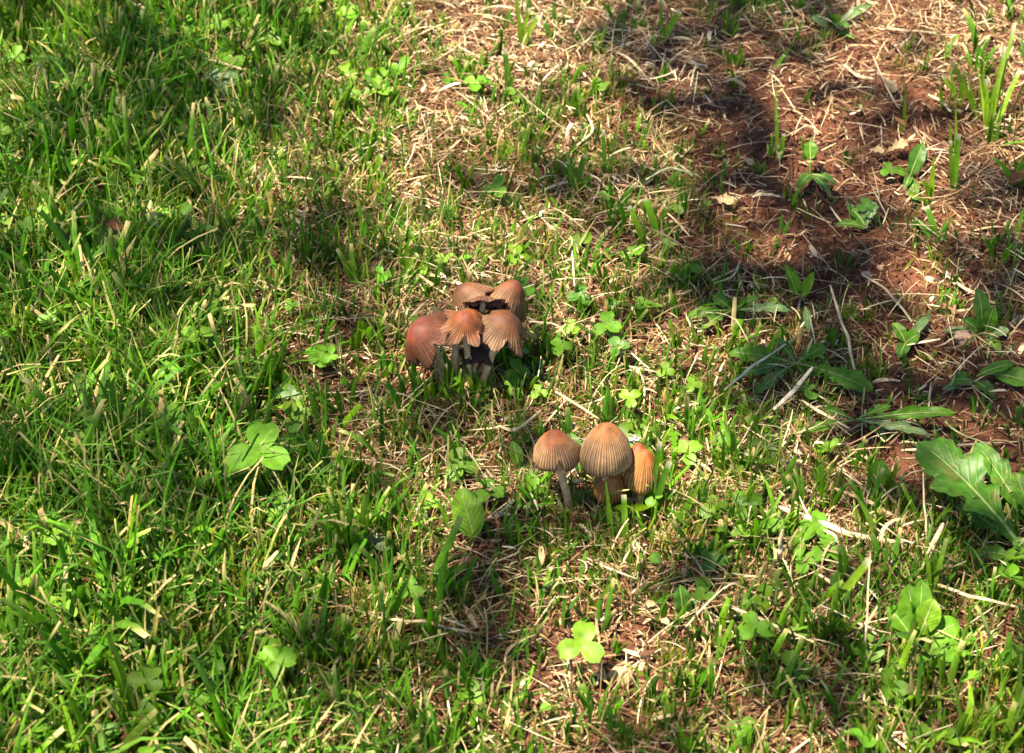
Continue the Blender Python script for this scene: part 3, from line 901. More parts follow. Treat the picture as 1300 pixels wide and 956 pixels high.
    body = np.array(tone_top) * (1 - kt) + np.array(tone_low) * kt
    blot = vnoise(TH * 3 + seed * 5, T * 5, seed)[..., None] * .6 + vnoise(TH * 9 + seed * 5, T * 14, seed)[..., None] * .4
    body = body * (.72 + .55 * blot)
    body = body * (1 - .38 * np.clip((.16 - T) / .10, 0, 1)[..., None])
    rk = (groove * gk * (.55 + .6 * vnoise(thw * stripes / 6.283 + .5, T * 5 + seed, 13)))[..., None] * .95
    cO = body * (1 - rk) * (1 - .44 * (gk[..., None] * (1 - groove[..., None]))) + np.array(ridge) * (.75 + .5 * kt) * rk
    cO = cO * (1 - .25 * np.clip((T - .94) / .06, 0, 1))[..., None]
    rot = (np.clip((T - (1 - age * .6) + .35 * (vnoise(TH * 2.5 + seed, T * 4, 8) - .5)) / .3, 0, 1) * min(1, age * 1.6))[..., None]
    cO = cO * (1 - rot) + np.array([.10, .045, .025]) * rot * (.7 + .9 * groove[..., None])
    top = np.array(tone_top) * .8
    cI = np.tile(np.array([.16, .09, .055]), (n, 1))
    col = np.concatenate([cO.reshape(-1, 3), [top], cI, [cI[0]]]).clip(.01, .8)
    a = me.attributes.new('tone', 'FLOAT_COLOR', 'POINT')
    cc = np.ones((len(Vall), 4), np.float32); cc[:, :3] = col
    a.data.foreach_set('color', cc.ravel())
    cap = link('cap', local(me, root), M_cap, root)
    # gills: radial sheets under the cap
    GN = 56
    tv = np.linspace(.25, .97, 8); rv, zv = prof(tv)
    Vg = []; Fg = []
    for gI in range(GN):
        aa = 2 * math.pi * gI / GN
        d = ex * math.cos(aa) + ey * math.sin(aa) * squash
        jn = int(aa / (2 * math.pi) * NA) % NA
        o0 = len(Vg)
        for m in range(8):
            ro = np.interp(tv[m], t, rr2[:, jn]) - .07
            zq = np.interp(tv[m], t, zd[:, jn])
            Vg.append(ap - ax * (1 - zq) * h * .99 + d * ro * rad)
            inn = min(max(.14, ro - .38), ro * .8)
            Vg.append(ap - ax * ((1 - zq) * h * .99 + h * .04) + d * inn * rad)
        for m in range(7):
            Fg.append((o0 + 2 * m, o0 + 2 * m + 2, o0 + 2 * m + 3, o0 + 2 * m + 1))
    gm = bpy.data.meshes.new('gills'); gm.from_pydata([tuple(v) for v in Vg], [], Fg); gm.update()
    link('gills', local(gm, root), M_gill, cap)
    # stem
    top_p = ap - ax * h * .12
    low = ap - ax * h * 1.0
    mid1 = b + (low - b) * .35 + np.array([r.uniform(-.002, .002), r.uniform(-.002, .002), 0])
    sp = np.concatenate([bez(b - [0, 0, .004], mid1, low - ax * .004, low, 12), bez(low, low + ax * h * .3, low + ax * h * .5, top_p, 5)[1:]])
    rad_s = stem_r * (1.15 - .3 * np.linspace(0, 1, len(sp)) + .25 * np.exp(-np.linspace(0, 12, len(sp))))
    sm = tube(sp, rad_s, 12, 'stem')
    link('stem', local(sm, root), stem_mat or M_stem, root)
    return root

GB = 'front cluster of ribbed mushrooms'
mushroom((773, 652), (769, 539, .058), (-.03, -.02, 1), 13.3, 26, 'largest and tallest bell cap with pale ribs and orange crown, middle of the front cluster', GB,
         tone_top=(.36, .15, .045), seed=1, stripes=50, age=.12, wave=.025, folds=.012)
mushroom((724, 648), (703, 549, .050), (-.10, .02, 1), 12.4, 19, 'brown bell cap on a leaning pale stem, standing apart left of the front cluster', GB,
         tone_top=(.34, .10, .03), tone_low=(.34, .18, .09), ridge=(.62, .45, .30), seed=2, stripes=46, wave=.04, split=1, age=.22, folds=.015, lift=.08, lift_at=40, tear=(100,))
mushroom((808, 654), (820, 572, .040), (.06, -.05, 1), 9.4, 24, 'narrow orange brown egg shaped cap on the right edge of the front cluster', GB,
         tone_top=(.46, .15, .03), tone_low=(.48, .22, .07), ridge=(.66, .42, .20), seed=3, stripes=36, incurve=.12)
mushroom((806, 640), (812, 563, .040), (.05, .25, 1), 7.6, 15, 'small reddish cap half hidden behind the narrow one of the front cluster', GB,
         tone_top=(.34, .09, .025), tone_low=(.38, .14, .05), ridge=(.45, .22, .10), seed=4, stripes=30)
mushroom((780, 664), (777, 600, .026), (.02, -.20, 1), 9.2, 17, 'low bright orange cap tucked under the largest cap of the front cluster', GB,
         tone_top=(.42, .14, .03), tone_low=(.50, .20, .05), ridge=(.62, .33, .12), seed=5, stripes=34)
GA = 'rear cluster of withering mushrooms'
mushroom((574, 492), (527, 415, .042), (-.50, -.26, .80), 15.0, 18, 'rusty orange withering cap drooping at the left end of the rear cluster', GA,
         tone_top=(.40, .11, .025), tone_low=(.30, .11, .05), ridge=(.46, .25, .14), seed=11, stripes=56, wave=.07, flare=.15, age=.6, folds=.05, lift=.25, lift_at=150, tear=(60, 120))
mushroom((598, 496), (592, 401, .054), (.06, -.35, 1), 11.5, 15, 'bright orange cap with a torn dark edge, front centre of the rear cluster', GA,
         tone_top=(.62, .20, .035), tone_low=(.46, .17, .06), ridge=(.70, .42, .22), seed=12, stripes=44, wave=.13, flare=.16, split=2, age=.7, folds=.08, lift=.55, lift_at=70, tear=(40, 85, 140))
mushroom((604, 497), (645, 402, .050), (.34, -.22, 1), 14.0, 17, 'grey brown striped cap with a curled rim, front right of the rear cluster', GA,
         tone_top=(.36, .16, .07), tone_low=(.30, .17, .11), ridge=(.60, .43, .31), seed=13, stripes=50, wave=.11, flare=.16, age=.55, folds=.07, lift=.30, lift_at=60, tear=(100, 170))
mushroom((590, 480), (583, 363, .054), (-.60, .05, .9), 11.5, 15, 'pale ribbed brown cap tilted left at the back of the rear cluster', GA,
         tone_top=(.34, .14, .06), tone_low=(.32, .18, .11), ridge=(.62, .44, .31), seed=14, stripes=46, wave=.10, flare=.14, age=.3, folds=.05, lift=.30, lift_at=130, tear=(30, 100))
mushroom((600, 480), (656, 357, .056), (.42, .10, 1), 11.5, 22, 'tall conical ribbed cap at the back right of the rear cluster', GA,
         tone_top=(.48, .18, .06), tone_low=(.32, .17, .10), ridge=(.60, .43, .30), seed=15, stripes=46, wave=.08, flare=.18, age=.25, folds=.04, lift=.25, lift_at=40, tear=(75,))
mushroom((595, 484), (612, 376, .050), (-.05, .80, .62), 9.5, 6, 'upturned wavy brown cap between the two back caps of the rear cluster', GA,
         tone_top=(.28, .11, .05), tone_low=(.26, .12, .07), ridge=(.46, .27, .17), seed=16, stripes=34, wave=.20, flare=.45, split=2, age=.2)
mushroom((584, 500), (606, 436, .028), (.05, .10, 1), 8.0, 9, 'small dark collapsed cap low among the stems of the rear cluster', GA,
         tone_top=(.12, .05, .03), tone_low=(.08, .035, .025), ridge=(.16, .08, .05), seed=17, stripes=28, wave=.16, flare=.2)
# bare stalks that lean out of the rear cluster
def bare_stem(a, b, rr, label):
    p0 = np.array(P(*a)); p1 = np.array(P(*b))
    p0[2] = float(height(p0[0], p0[1]))
    root = None
    me = tube(bez(p0, p0 + (p1 - p0) * .3 + [0, 0, .003], p0 + (p1 - p0) * .7 + [0, 0, .002], p1, 12), np.linspace(rr * 1.15, rr * .85, 12) * .001, 10, 'mushroom_stem')
    o = link('broken_mushroom', me, M_stem)
    tag(o, label, 'mushroom', 'bare stems of the rear cluster')
bare_stem((596, 488, 0), (640, 432, .024), 2.0, 'thick pale stem leaning right below the grey brown cap')
bare_stem((574, 492, 0), (580, 434, .026), 2.4, 'short cream stem standing upright below the orange torn cap')
bare_stem((564, 490, 0), (556, 448, .018), 1.6, 'thin brown stem at the left foot of the rear cluster')

# ------------------------------------------------------------------ clovers and weeds
clover(331, 574, .042, 40, 0, 'largest flat three leaf clover, bright green, in the tall grass left of centre', M_leaf_clover, seed=1, lean=(0, -.25, 1))
clover(545, 640, .014, 20, 30, 'small clover left of the upright oval leaf', M_leaf_bright, seed=2)
clover(622, 622, .016, 25, 10, 'clover with folded leaves just right of the upright oval leaf', seed=3)
clover(474, 690, .020, 25, 20, 'grey green clover in the grass below and left of the oval leaf', M_leaf_grey, seed=4)
clover(519, 748, .022, 24, 5, 'clover with round leaves in the grass below centre', seed=5, lean=(0, -.5, 1))
clover(738, 820, .026, 30, -10, 'bright yellow green clover near the bottom, above the pale stone', M_leaf_bright, seed=6, lean=(0, -.6, 1))
clover(433, 795, .022, 22, 0, 'clover half buried in grass at the bottom, left of a fallen stalk', seed=7)
clover(655, 470, .016, 20, 15, 'small clover right beside the stems of the rear mushroom cluster', M_leaf_clover, seed=8)
clover(652, 488, .012, 17, 60, 'lowest small clover below the rear mushroom cluster', M_leaf_clover, seed=9)
clover(684, 497, .010, 14, 0, 'tiny clover seedling on straw right of the rear cluster', M_leaf_bright, seed=10)
clover(712, 440, .014, 18, 40, 'pale green clover in the sun right of the grey brown cap', M_leaf_clover, seed=11)
clover(770, 412, .018, 22, 0, 'clover in the grass well right of the rear cluster', seed=12)
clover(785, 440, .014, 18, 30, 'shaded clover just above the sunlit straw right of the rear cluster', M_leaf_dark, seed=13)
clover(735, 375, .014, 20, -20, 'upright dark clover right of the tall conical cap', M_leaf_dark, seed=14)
clover(957, 796, .022, 27, 15, 'clover with three round leaves in the shade at the bottom right', M_leaf_clover, seed=15)
clover(1052, 697, .022, 28, 0, 'clover with wide flat leaves right of the bleached grass blade', M_leaf_clover, seed=16)
clover(1020, 712, .018, 22, 40, 'pale clover next to the wide flat clover', M_leaf_clover, seed=17)
clover(1035, 668, .020, 24, -15, 'clover growing out beside the thick fallen stalk', M_leaf_clover, seed=18)
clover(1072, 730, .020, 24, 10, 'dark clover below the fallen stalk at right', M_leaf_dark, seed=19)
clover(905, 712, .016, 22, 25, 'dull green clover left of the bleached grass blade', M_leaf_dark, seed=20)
clover(985, 665, .020, 22, 0, 'small clover leaning over the fallen stalk', M_leaf_clover, seed=21)
clover(18, 300, .030, 26, 20, 'pale round clover at the left edge above the twig', M_leaf_bright, seed=22)
clover(65, 108, .020, 26, 0, 'clover in the shaded grass near the top left', seed=23)
clover(105, 40, .022, 24, 15, 'clover among tall grass at the top left corner', seed=24)
clover(240, 185, .020, 26, -10, 'clover in the grass at upper left, above a bright gap', seed=25)
clover(250, 218, .018, 24, 30, 'clover leaning left just under its neighbour at upper left', seed=26)
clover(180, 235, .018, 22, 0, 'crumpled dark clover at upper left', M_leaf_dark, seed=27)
clover(290, 78, .022, 26, 10, 'clover with two raised leaves near the long pale stalk at the top', M_leaf_clover, seed=28)
clover(280, 104, .018, 26, 50, 'pale blue green clover under the long stalk at the top', M_leaf_grey, seed=29)
clover(478, 112, .020, 20, 0, 'bright yellow clover at the edge of the sunlit straw, top centre', M_leaf_bright, seed=30)
clover(443, 118, .016, 18, 0, 'sunlit clover left of the bright yellow one', M_leaf_bright, seed=31)
clover(228, 486, .022, 24, 20, 'clover between upright blades left of the big clover', M_leaf_clover, seed=32)
clover(240, 500, .016, 22, 50, 'dark clover under the upright blades at left', M_leaf_dark, seed=33)
clover(370, 500, .014, 16, 0, 'small grey green clover above and right of the big clover', M_leaf_grey, seed=34)
clover(380, 524, .014, 18, 20, 'yellowish clover right above the big clover', M_leaf_bright, seed=35)
clover(405, 452, .012, 20, 0, 'low clover lying on brown thatch left of the rear cluster', M_leaf_clover, seed=36)
clover(220, 740, .018, 15, 0, 'small clover in deep grass at lower left', M_leaf_clover, seed=37)
clover(98, 742, .018, 20, 0, 'olive clover beside a red brown scrap at lower left', M_leaf_bright, seed=38)
clover(318, 790, .020, 18, 0, 'sunlit clover in the bright grass patch at lower left', M_leaf_bright, seed=39)
clover(240, 828, .018, 20, 0, 'clover in the grass at the bottom left', M_leaf_clover, seed=40)
clover(120, 300, .018, 22, 10, 'clover under the brown curled leaf', M_leaf_dark, seed=41)
clover(275, 338, .014, 20, 0, 'yellow green clover in the grass right of the twig', M_leaf_bright, seed=42)
clover(1215, 830, .022, 24, 0, 'clover at the bottom right beside the broad leaved weed', M_leaf_clover, seed=43)
clover(1100, 262, .014, 16, 0, 'dark clover on bare soil at the right', M_leaf_dark, seed=44)
clover(1128, 215, .010, 13, 0, 'tiny clover on the bare red soil', M_leaf_clover, seed=45)
clover(845, 470, .012, 15, 0, 'crinkled clover in the brightest sun spot right of the clusters', M_leaf_bright, seed=46)
clover(880, 488, .012, 15, 30, 'pale crinkled clover at the right side of the sun spot', M_leaf_bright, seed=47)
clover(800, 505, .012, 17, 60, 'crinkled clover at the lower left of the sun spot', M_leaf_bright, seed=48)

weed(594, 684, 'upright oval leaf with a pale midrib standing between the two clusters and the grass', [dict(b=(603, 684, .006), t=(583, 619, .026), w=40, arch=.08, fold=.15, p=.9)],
     mat=M_leaf_bright, name='oval_leaf_weed')
GD = 'dandelions at the right'
weed(1306, 714, 'large dandelion with broad toothed bright green leaves at the right edge', [
    dict(b=(1304, 706, .004), t=(1166, 560, .034), w=92, shape='dandelion', lobes=4.3, entire=.42, arch=.10, fold=.12, wave=.016, n=70, ns=6, m=M_leaf_toothed),
    dict(b=(1312, 680, .004), t=(1238, 562, .026), w=44, shape='dandelion', lobes=4, entire=.5, arch=.08, fold=.15, wave=.012, n=50, m=M_leaf_toothed),
    dict(b=(1316, 690, .004), t=(1288, 600, .030), w=40, shape='dandelion', lobes=4, entire=.5, arch=.12, fold=.15, n=50, m=M_leaf),
    dict(b=(1312, 708, .004), t=(1210, 640, .010), w=30, shape='dandelion', lobes=4, entire=.4, arch=.10, fold=.2, n=50, m=M_leaf_dark),
    dict(b=(1316, 712, .004), t=(1330, 600, .030), w=40, shape='dandelion', lobes=4, entire=.5, arch=.12, n=40, m=M_leaf),
    dict(b=(1310, 716, .004), t=(1240, 700, .006), w=26, shape='dandelion', lobes=4, entire=.5, arch=.12, n=40, m=M_leaf)],
    name='dandelion', cat='dandelion', group=GD)
weed(1010, 462, 'flat dandelion rosette with narrow toothed dark leaves, right of centre', [
    dict(t=(925, 448, .006), w=30, shape='dandelion', lobes=5, entire=.45, arch=.08, n=50, m=M_leaf),
    dict(t=(940, 476, .006), w=24, shape='dandelion', lobes=5, entire=.4, arch=.08, n=50, m=M_leaf_dark),
    dict(t=(1108, 496, .005), w=34, shape='dandelion', lobes=5, entire=.6, arch=.08, n=50, m=M_leaf),
    dict(t=(1048, 440, .010), w=28, shape='dandelion', lobes=4, entire=.5, arch=.10, n=50, m=M_leaf),
    dict(t=(1060, 478, .004), w=26, shape='dandelion', lobes=4, entire=.4, arch=.08, n=50, m=M_leaf),
    dict(t=(985, 430, .012), w=22, shape='dandelion', lobes=4, entire=.4, arch=.10, n=50, m=M_leaf_dark),
    dict(t=(960, 500, .004), w=22, shape='dandelion', lobes=4, entire=.4, arch=.10, n=50, m=M_leaf_dark)],
    name='dandelion', cat='dandelion', group=GD)
weed(930, 395, 'small dandelion with three pointed toothed leaves on the soil edge', [
    dict(t=(872, 402, .006), w=20, shape='dandelion', lobes=4, entire=.4, arch=.1, n=40),
    dict(t=(905, 376, .010), w=22, shape='dandelion', lobes=4, entire=.4, arch=.1, n=40),
    dict(t=(1003, 394, .006), w=18, shape='dandelion', lobes=4, entire=.5, arch=.1, n=40, m=M_leaf_grey),
    dict(t=(962, 378, .010), w=20, shape='dandelion', lobes=4, entire=.4, arch=.1, n=40),
    dict(t=(890, 418, .003), w=18, shape='dandelion', lobes=4, entire=.4, arch=.1, n=40, m=M_leaf_dark)],
    name='dandelion', cat='dandelion', group=GD)
weed(1085, 534, 'small dandelion in the shade with long leaf reaching right over the soil', [
    dict(t=(1215, 524, .012), w=20, shape='dandelion', lobes=3, entire=.75, arch=.06, n=40, m=M_leaf),
    dict(t=(1180, 552, .006), w=18, shape='dandelion', lobes=4, entire=.5, arch=.06, n=40, m=M_leaf_grey),
    dict(t=(1022, 548, .006), w=18, shape='dandelion', lobes=4, entire=.5, arch=.06, n=40, m=M_leaf),
    dict(t=(1050, 520, .008), w=16, shape='dandelion', lobes=4, entire=.5, arch=.06, n=40, m=M_leaf_dark),
    dict(t=(1130, 515, .008), w=16, shape='dandelion', lobes=4, entire=.5, arch=.06, n=40, m=M_leaf)],
    name='dandelion', cat='dandelion', group=GD)
weed(1115, 640, 'single rounded cupped leaf on a short pale stalk, left of the large dandelion',
     [dict(b=(1111, 618, .010), t=(1118, 582, .024), w=27, stalk=True, fold=.5, arch=.05, m=M_leaf)], name='cupped_leaf_weed')
weed(1018, 385, 'weed with two narrow folded leaves, one catching the sun, on bare soil', [
    dict(b=(1012, 375, .004), t=(997, 336, .022), w=17, fold=.6, arch=.05), dict(b=(1019, 378, .004), t=(1033, 345, .022), w=13, fold=.7, arch=.05, m=M_leaf_bright),
    dict(b=(1022, 390, .002), t=(1026, 425, .002), w=10, m=M_leaf_grey)], name='narrow_leaf_weed')
weed(1030, 222, 'small weed with one round leaf raised on a stalk over red soil', [
    dict(b=(1029, 203, .012), t=(1028, 178, .022), w=18, stalk=True, arch=.05), dict(t=(1012, 240, .006), w=15, m=M_leaf),
    dict(t=(1055, 252, .004), w=12, m=M_leaf_dark), dict(t=(1062, 236, .008), w=11, m=M_leaf_dark)], name='round_leaf_weed')
weed(1155, 225, 'dark weed with pointed leaves beside tall blades on the bare patch', [
    dict(t=(1172, 182, .020), w=20, m=M_leaf_dark), dict(t=(1130, 216, .008), w=12), dict(t=(1160, 262, .002), w=15, m=M_leaf_dark), dict(t=(1148, 240, .008), w=10, m=M_leaf_dark)],
     name='pointed_leaf_weed')
weed(1100, 290, 'grey green weed with a ragged leaf at the edge of the bare patch', [
    dict(t=(1106, 255, .010), w=24, shape='dandelion', lobes=4, entire=.6, m=M_leaf_grey, n=30), dict(t=(1060, 285, .003), w=11), dict(t=(1075, 262, .006), w=14, m=M_leaf_dark)],
     name='ragged_leaf_weed')
weed(1248, 430, 'bushy dark green weed with upright pointed leaves at the right', [
    dict(t=(1240, 365, .032), w=22, m=M_leaf_dark), dict(t=(1262, 388, .024), w=18, m=M_leaf), dict(t=(1222, 405, .014), w=18, m=M_leaf_dark),
    dict(t=(1196, 420, .006), w=14, m=M_leaf_grey), dict(t=(1282, 420, .012), w=16, m=M_leaf_grey), dict(t=(1270, 450, .006), w=15)], name='bushy_weed')
weed(1236, 484, 'weed with paired shaded leaves hanging over dark soil at the right edge', [
    dict(t=(1208, 484, .008), w=20, m=M_leaf), dict(b=(1240, 478, .006), t=(1288, 462, .014), w=15, m=M_leaf), dict(t=(1262, 505, .004), w=17, m=M_leaf_dark),
    dict(b=(1262, 476, .006), t=(1312, 490, .010), w=28, m=M_leaf), dict(t=(1196, 496, .003), w=12, m=M_leaf_grey)], name='hanging_leaf_weed')
weed(1150, 436, 'weed with a few small heart leaves on the dark soil', [
    dict(t=(1133, 410, .010), w=16), dict(t=(1168, 424, .010), w=20, m=M_leaf), dict(t=(1140, 455, .003), w=16, m=M_leaf_dark), dict(t=(1182, 400, .006), w=12, m=M_leaf_grey)],
     name='heart_leaf_weed')
GW = 'broad leaved plant at the bottom right'
weed(1165, 842, 'broad leaved weed with smooth oval leaves in the bottom right corner', [
    dict(b=(1160, 812, .012), t=(1152, 742, .030), w=37, stalk=True, fold=.2, m=M_leaf_clover), dict(b=(1168, 806, .014), t=(1186, 760, .032), w=32, fold=.3, m=M_leaf_bright),
    dict(b=(1163, 820, .010), t=(1126, 770, .024), w=32, m=M_leaf_clover), dict(b=(1170, 826, .010), t=(1196, 846, .010), w=42, m=M_leaf_clover),
    dict(b=(1160, 836, .006), t=(1140, 868, .006), w=40, m=M_leaf_clover), dict(b=(1175, 815, .012), t=(1218, 790, .020), w=35, m=M_leaf_clover),
    dict(b=(1172, 822, .01), t=(1240, 810, .012), w=27, m=M_leaf_clover), dict(b=(1165, 806, .014), t=(1170, 735, .036), w=27, m=M_leaf_clover)], name='broad_leaf_weed', cat='weed')
weed(870, 782, 'shaded upright weed leaf in the grass below the front cluster', [dict(b=(868, 786, .003), t=(862, 742, .022), w=22, m=M_leaf_dark), dict(t=(884, 762, .012), w=12, m=M_leaf_dark)], name='upright_leaf_weed')
weed(650, 600, 'weed with one shiny leaf just left of the brown leaning mushroom', [dict(b=(660, 596, .004), t=(650, 560, .016), w=17, m=M_leaf), dict(t=(682, 604, .006), w=14, m=M_leaf_dark)], name='shiny_leaf_weed')
weed(740, 600, 'dark narrow leaves rising between the leaning mushroom and the largest cap', [dict(b=(738, 604, .004), t=(724, 548, .024), w=20, m=M_leaf_dark), dict(t=(756, 560, .016), w=12, m=M_leaf_dark)], name='narrow_leaf_weed')
weed(252, 72, 'pale broad leaf standing in the grass near the top left', [dict(b=(252, 70, .006), t=(246, 40, .028), w=22, m=M_leaf_bright)], name='pale_leaf_weed')
weed(14, 56, 'smooth round leaf weed at the top left edge', [dict(b=(20, 52, .006), t=(4, 34, .02), w=28, m=M_leaf_clover), dict(t=(34, 36, .02), w=20, m=M_leaf)], name='round_leaf_weed')
weed(1055, 40, 'leafy dark clump growing from straw near the top, right of centre', [
    dict(t=(1030, 22, .014), w=16, m=M_leaf_grey), dict(t=(1048, 8, .03), w=14), dict(t=(1062, 18, .026), w=14, m=M_leaf_dark), dict(t=(1078, 34, .014), w=14, m=M_leaf_dark),
    dict(t=(1108, 6, .014), w=12, m=M_leaf_grey), dict(t=(1040, 50, .006), w=14, m=M_leaf_dark), dict(t=(1084, 50, .006), w=12)], name='leafy_clump')

# ------------------------------------------------------------------ tufts of grass one can single out
GT = 'separate grass tufts'
G1 = (.075, .16, .007); G2 = (.13, .22, .010); G3 = (.05, .12, .008); G4 = (.22, .28, .02)
def T(px, py, label, blades, tone=G1): grass_tuft(px, py, label, blades, tone, group=GT)
T(792, 690, 'two stout blades standing right in front of the low orange cap', [(768, 602, 34, 8, -14), (792, 628, 22, 9, 2)], G1)
T(822, 664, 'dark broad blades hugging the right side of the front cluster', [(838, 560, 48, 8), (850, 585, 36, 10), (832, 612, 22, 12), (856, 620, 18, 8)], G3)
T(858, 676, 'wide blade leaning right beyond the front cluster', [(894, 604, 30, 12), (876, 640, 16, 7)], G1)
T(610, 512, 'stout blade rising in front of the rear cluster stems', [(628, 470, 16, 9), (602, 468, 18, 6), (583, 446, 24, 7), (560, 440, 22, 6, -16)], G1)
T(575, 506, 'green blades crowding the foot of the rear cluster', [(566, 462, 22, 6, -10), (590, 474, 18, 6, 8), (612, 480, 16, 7, 18), (545, 478, 18, 6, -22), (555, 470, 20, 5, -14)], G1)
T(510, 350, 'upright blades in grass above and left of the rear cluster', [(520, 300, 24, 9), (503, 310, 20, 8), (530, 322, 14, 7)], G1)
T(362, 378, 'three tall flat blades in the grass left of the rear cluster', [(356, 318, 30, 12), (371, 330, 22, 9), (346, 340, 20, 8)], G1)
T(205, 490, 'long flat bright blade standing at the left', [(212, 420, 34, 9), (228, 440, 26, 6)], G2)
T(262, 468, 'flat bright blade with torn tip leaning right at the left', [(288, 416, 24, 11), (300, 445, 20, 8)], G2)
T(66, 868, 'wide pale blade bending at the bottom left corner', [(42, 768, 34, 12), (20, 800, 30, 8), (86, 820, 20, 7)], G2)
T(188, 868, 'blue green upright blade at the bottom left', [(191, 762, 40, 9), (176, 800, 24, 6)], (.10, .22, .09))
T(70, 760, 'dark wide blades sweeping right in the deep grass, lower left', [(160, 690, 24, 15), (66, 640, 42, 10), (88, 662, 34, 9)], G1)
T(210, 630, 'bright blade leaning left in deep grass', [(188, 602, 26, 12), (222, 596, 24, 6)], G1)
T(688, 760, 'wide blade leaning left in the grass below the front cluster', [(664, 710, 18, 10), (700, 720, 12, 6)], G1)
T(752, 785, 'pale green blade leaning right above the bright clover', [(780, 732, 22, 9), (742, 748, 18, 7)], G2)
T(1045, 800, 'long wide blade rising right beside the flat clovers', [(1105, 710, 36, 12), (1064, 745, 22, 8)], G2)
T(1250, 868, 'thick fallen green stalk in the bottom right corner', [(1182, 796, 14, 14), (1268, 838, 12, 7)], (.16, .27, .10))
T(1180, 262, 'two tall clean blades on the bare patch', [(1186, 198, 34, 9), (1170, 228, 20, 8), (1150, 245, 10, 7)], G2)
T(1205, 250, 'pair of tall narrow blades right of the bare patch weed', [(1217, 170, 40, 8), (1206, 178, 36, 6)], G1)
T(1256, 178, 'tall sunlit yellow green tuft at the upper right edge', [(1262, 105, 40, 7), (1252, 100, 40, 6), (1275, 60, 52, 7), (1288, 30, 60, 6), (1240, 80, 36, 5), (1295, 88, 36, 7), (1268, 84, 40, 6)], G2)
T(1240, 160, 'sunlit blade with brown foot at the upper right', [(1208, 78, 44, 6), (1226, 86, 40, 5), (1250, 62, 46, 5)], G2)
T(1216, 142, 'curved green blades of a sparse tuft at the upper right', [(1203, 80, 30, 6), (1222, 100, 24, 7), (1196, 96, 24, 5)], G2)
T(1016, 138, 'single bright blade leaning right on the bare soil', [(1034, 110, 16, 6)], G2)
T(990, 200, 'single straight blade with a dry tip on the bare soil', [(984, 96, 44, 5), (995, 170, 14, 6)], G1)
T(1210, 205, 'thin upright blade in the right hand straw', [(1213, 130, 36, 5), (1205, 150, 28, 5)], G2)
T(1145, 168, 'lone bright blade near the centre of the bare patch', [(1149, 100, 34, 5), (1140, 150, 10, 8)], G2)
T(942, 90, 'dark short tuft in straw near the top right', [(925, 68, 14, 7), (938, 50, 22, 7), (952, 80, 8, 8), (908, 74, 6, 6)], G3)
T(985, 95, 'small curved dark tuft on the edge of the bare soil', [(1004, 58, 16, 7), (996, 70, 12, 6)], G3)
T(930, 95, 'low shaded tuft beside the bare soil at the top', [(920, 60, 20, 6), (946, 62, 18, 6)], G1)
T(645, 118, 'upright dark blades in the sunlit straw, top centre', [(641, 62, 28, 8), (655, 92, 14, 9)], G3)
T(660, 60, 'bright blades at the very top of the straw patch', [(655, -6, 34, 6), (672, 10, 26, 6), (684, 20, 20, 8)], G2)
T(700, 58, 'dark blades standing in the straw right of the bright patch', [(690, 28, 16, 8), (708, 32, 14, 8)], G3)
T(612, 118, 'short dark tuft on straw left of the upright blades', [(608, 100, 10, 7), (620, 88, 12, 6)], G1)
T(476, 236, 'bright short blades on straw, upper middle', [(468, 205, 14, 8), (484, 196, 18, 8), (492, 212, 12, 7)], G1)
T(770, 225, 'narrow tall blade with green tuft right of centre top', [(766, 165, 26, 6), (778, 190, 16, 7)], G1)
T(728, 240, 'wide green blades leaning right above the sunlit straw', [(742, 196, 18, 9), (720, 205, 14, 7), (752, 222, 8, 8)], G1)
T(838, 290, 'blade leaning left on the straw right of centre', [(818, 252, 16, 10), (846, 262, 12, 7)], G1)
T(820, 300, 'short green blades in straw beside the leaning blade', [(798, 262, 16, 8), (806, 280, 8, 7)], G2)
T(930, 480, 'long blade leaning right at the edge of the sun spot', [(950, 446, 16, 8), (908, 470, 8, 6)], G1)
T(900, 600, 'dark long blades lying right of the front cluster', [(950, 575, 14, 8), (1000, 585, 8, 9), (965, 598, 6, 10)], G1)
T(1120, 480, 'fine shaded tuft on the dark soil right of the dandelion rosette', [(1105, 448, 12, 3), (1118, 440, 16, 3), (1128, 452, 12, 3), (1136, 462, 10, 3), (1096, 462, 8, 3)], G1)
T(1010, 60, 'thin tall stalks in the straw near the top', [(1005, 20, 20, 3), (1018, 25, 20, 3)], G1)
T(840, 60, 'tall stem with curled leaf at the top, right of centre', [(839, 0, 34, 4), (864, 14, 26, 9), (852, 40, 8, 7)], G1)
T(1288, 310, 'dark tuft at the right edge in the straw', [(1300, 262, 20, 7), (1278, 280, 14, 6)], G3)
T(1190, 310, 'shaded slanting blades below the bare patch', [(1160, 278, 10, 9), (1176, 262, 18, 9), (1205, 275, 10, 7)], G3)

# ------------------------------------------------------------------ long stalks, dead leaves, stones
S = straw
S([(1054, 362, 14), (1066, 400, 12), (1078, 440, 8), (1088, 482, 4)], 5, 'long curved bleached blade lying across soil above the dandelion rosette')
S([(1094, 348, 4), (1130, 372, 8), (1168, 423, 4)], 4, 'thin pale stalk slanting down right over the dark soil')
S([(1202, 350, 6), (1232, 370, 10), (1268, 388, 6)], 5, 'straight bleached stalk right of the bare patch')
S([(62, 316, 22), (120, 335, 20), (165, 350, 18), (192, 364, 16)], 5, 'brown twig lying on top of the grass at the left', tone=(.42, .28, .15))
S([(245, 70, 20), (290, 82, 18), (338, 98, 12)], 3, 'long thin pale stalk across the grass at the top left')
S([(160, 0, 30), (188, 12, 26)], 5, 'short pale stalk at the top edge, left')
S([(55, 86, 34), (66, 115, 26), (72, 150, 14)], 4, 'upright bleached blade in the grass at upper left')
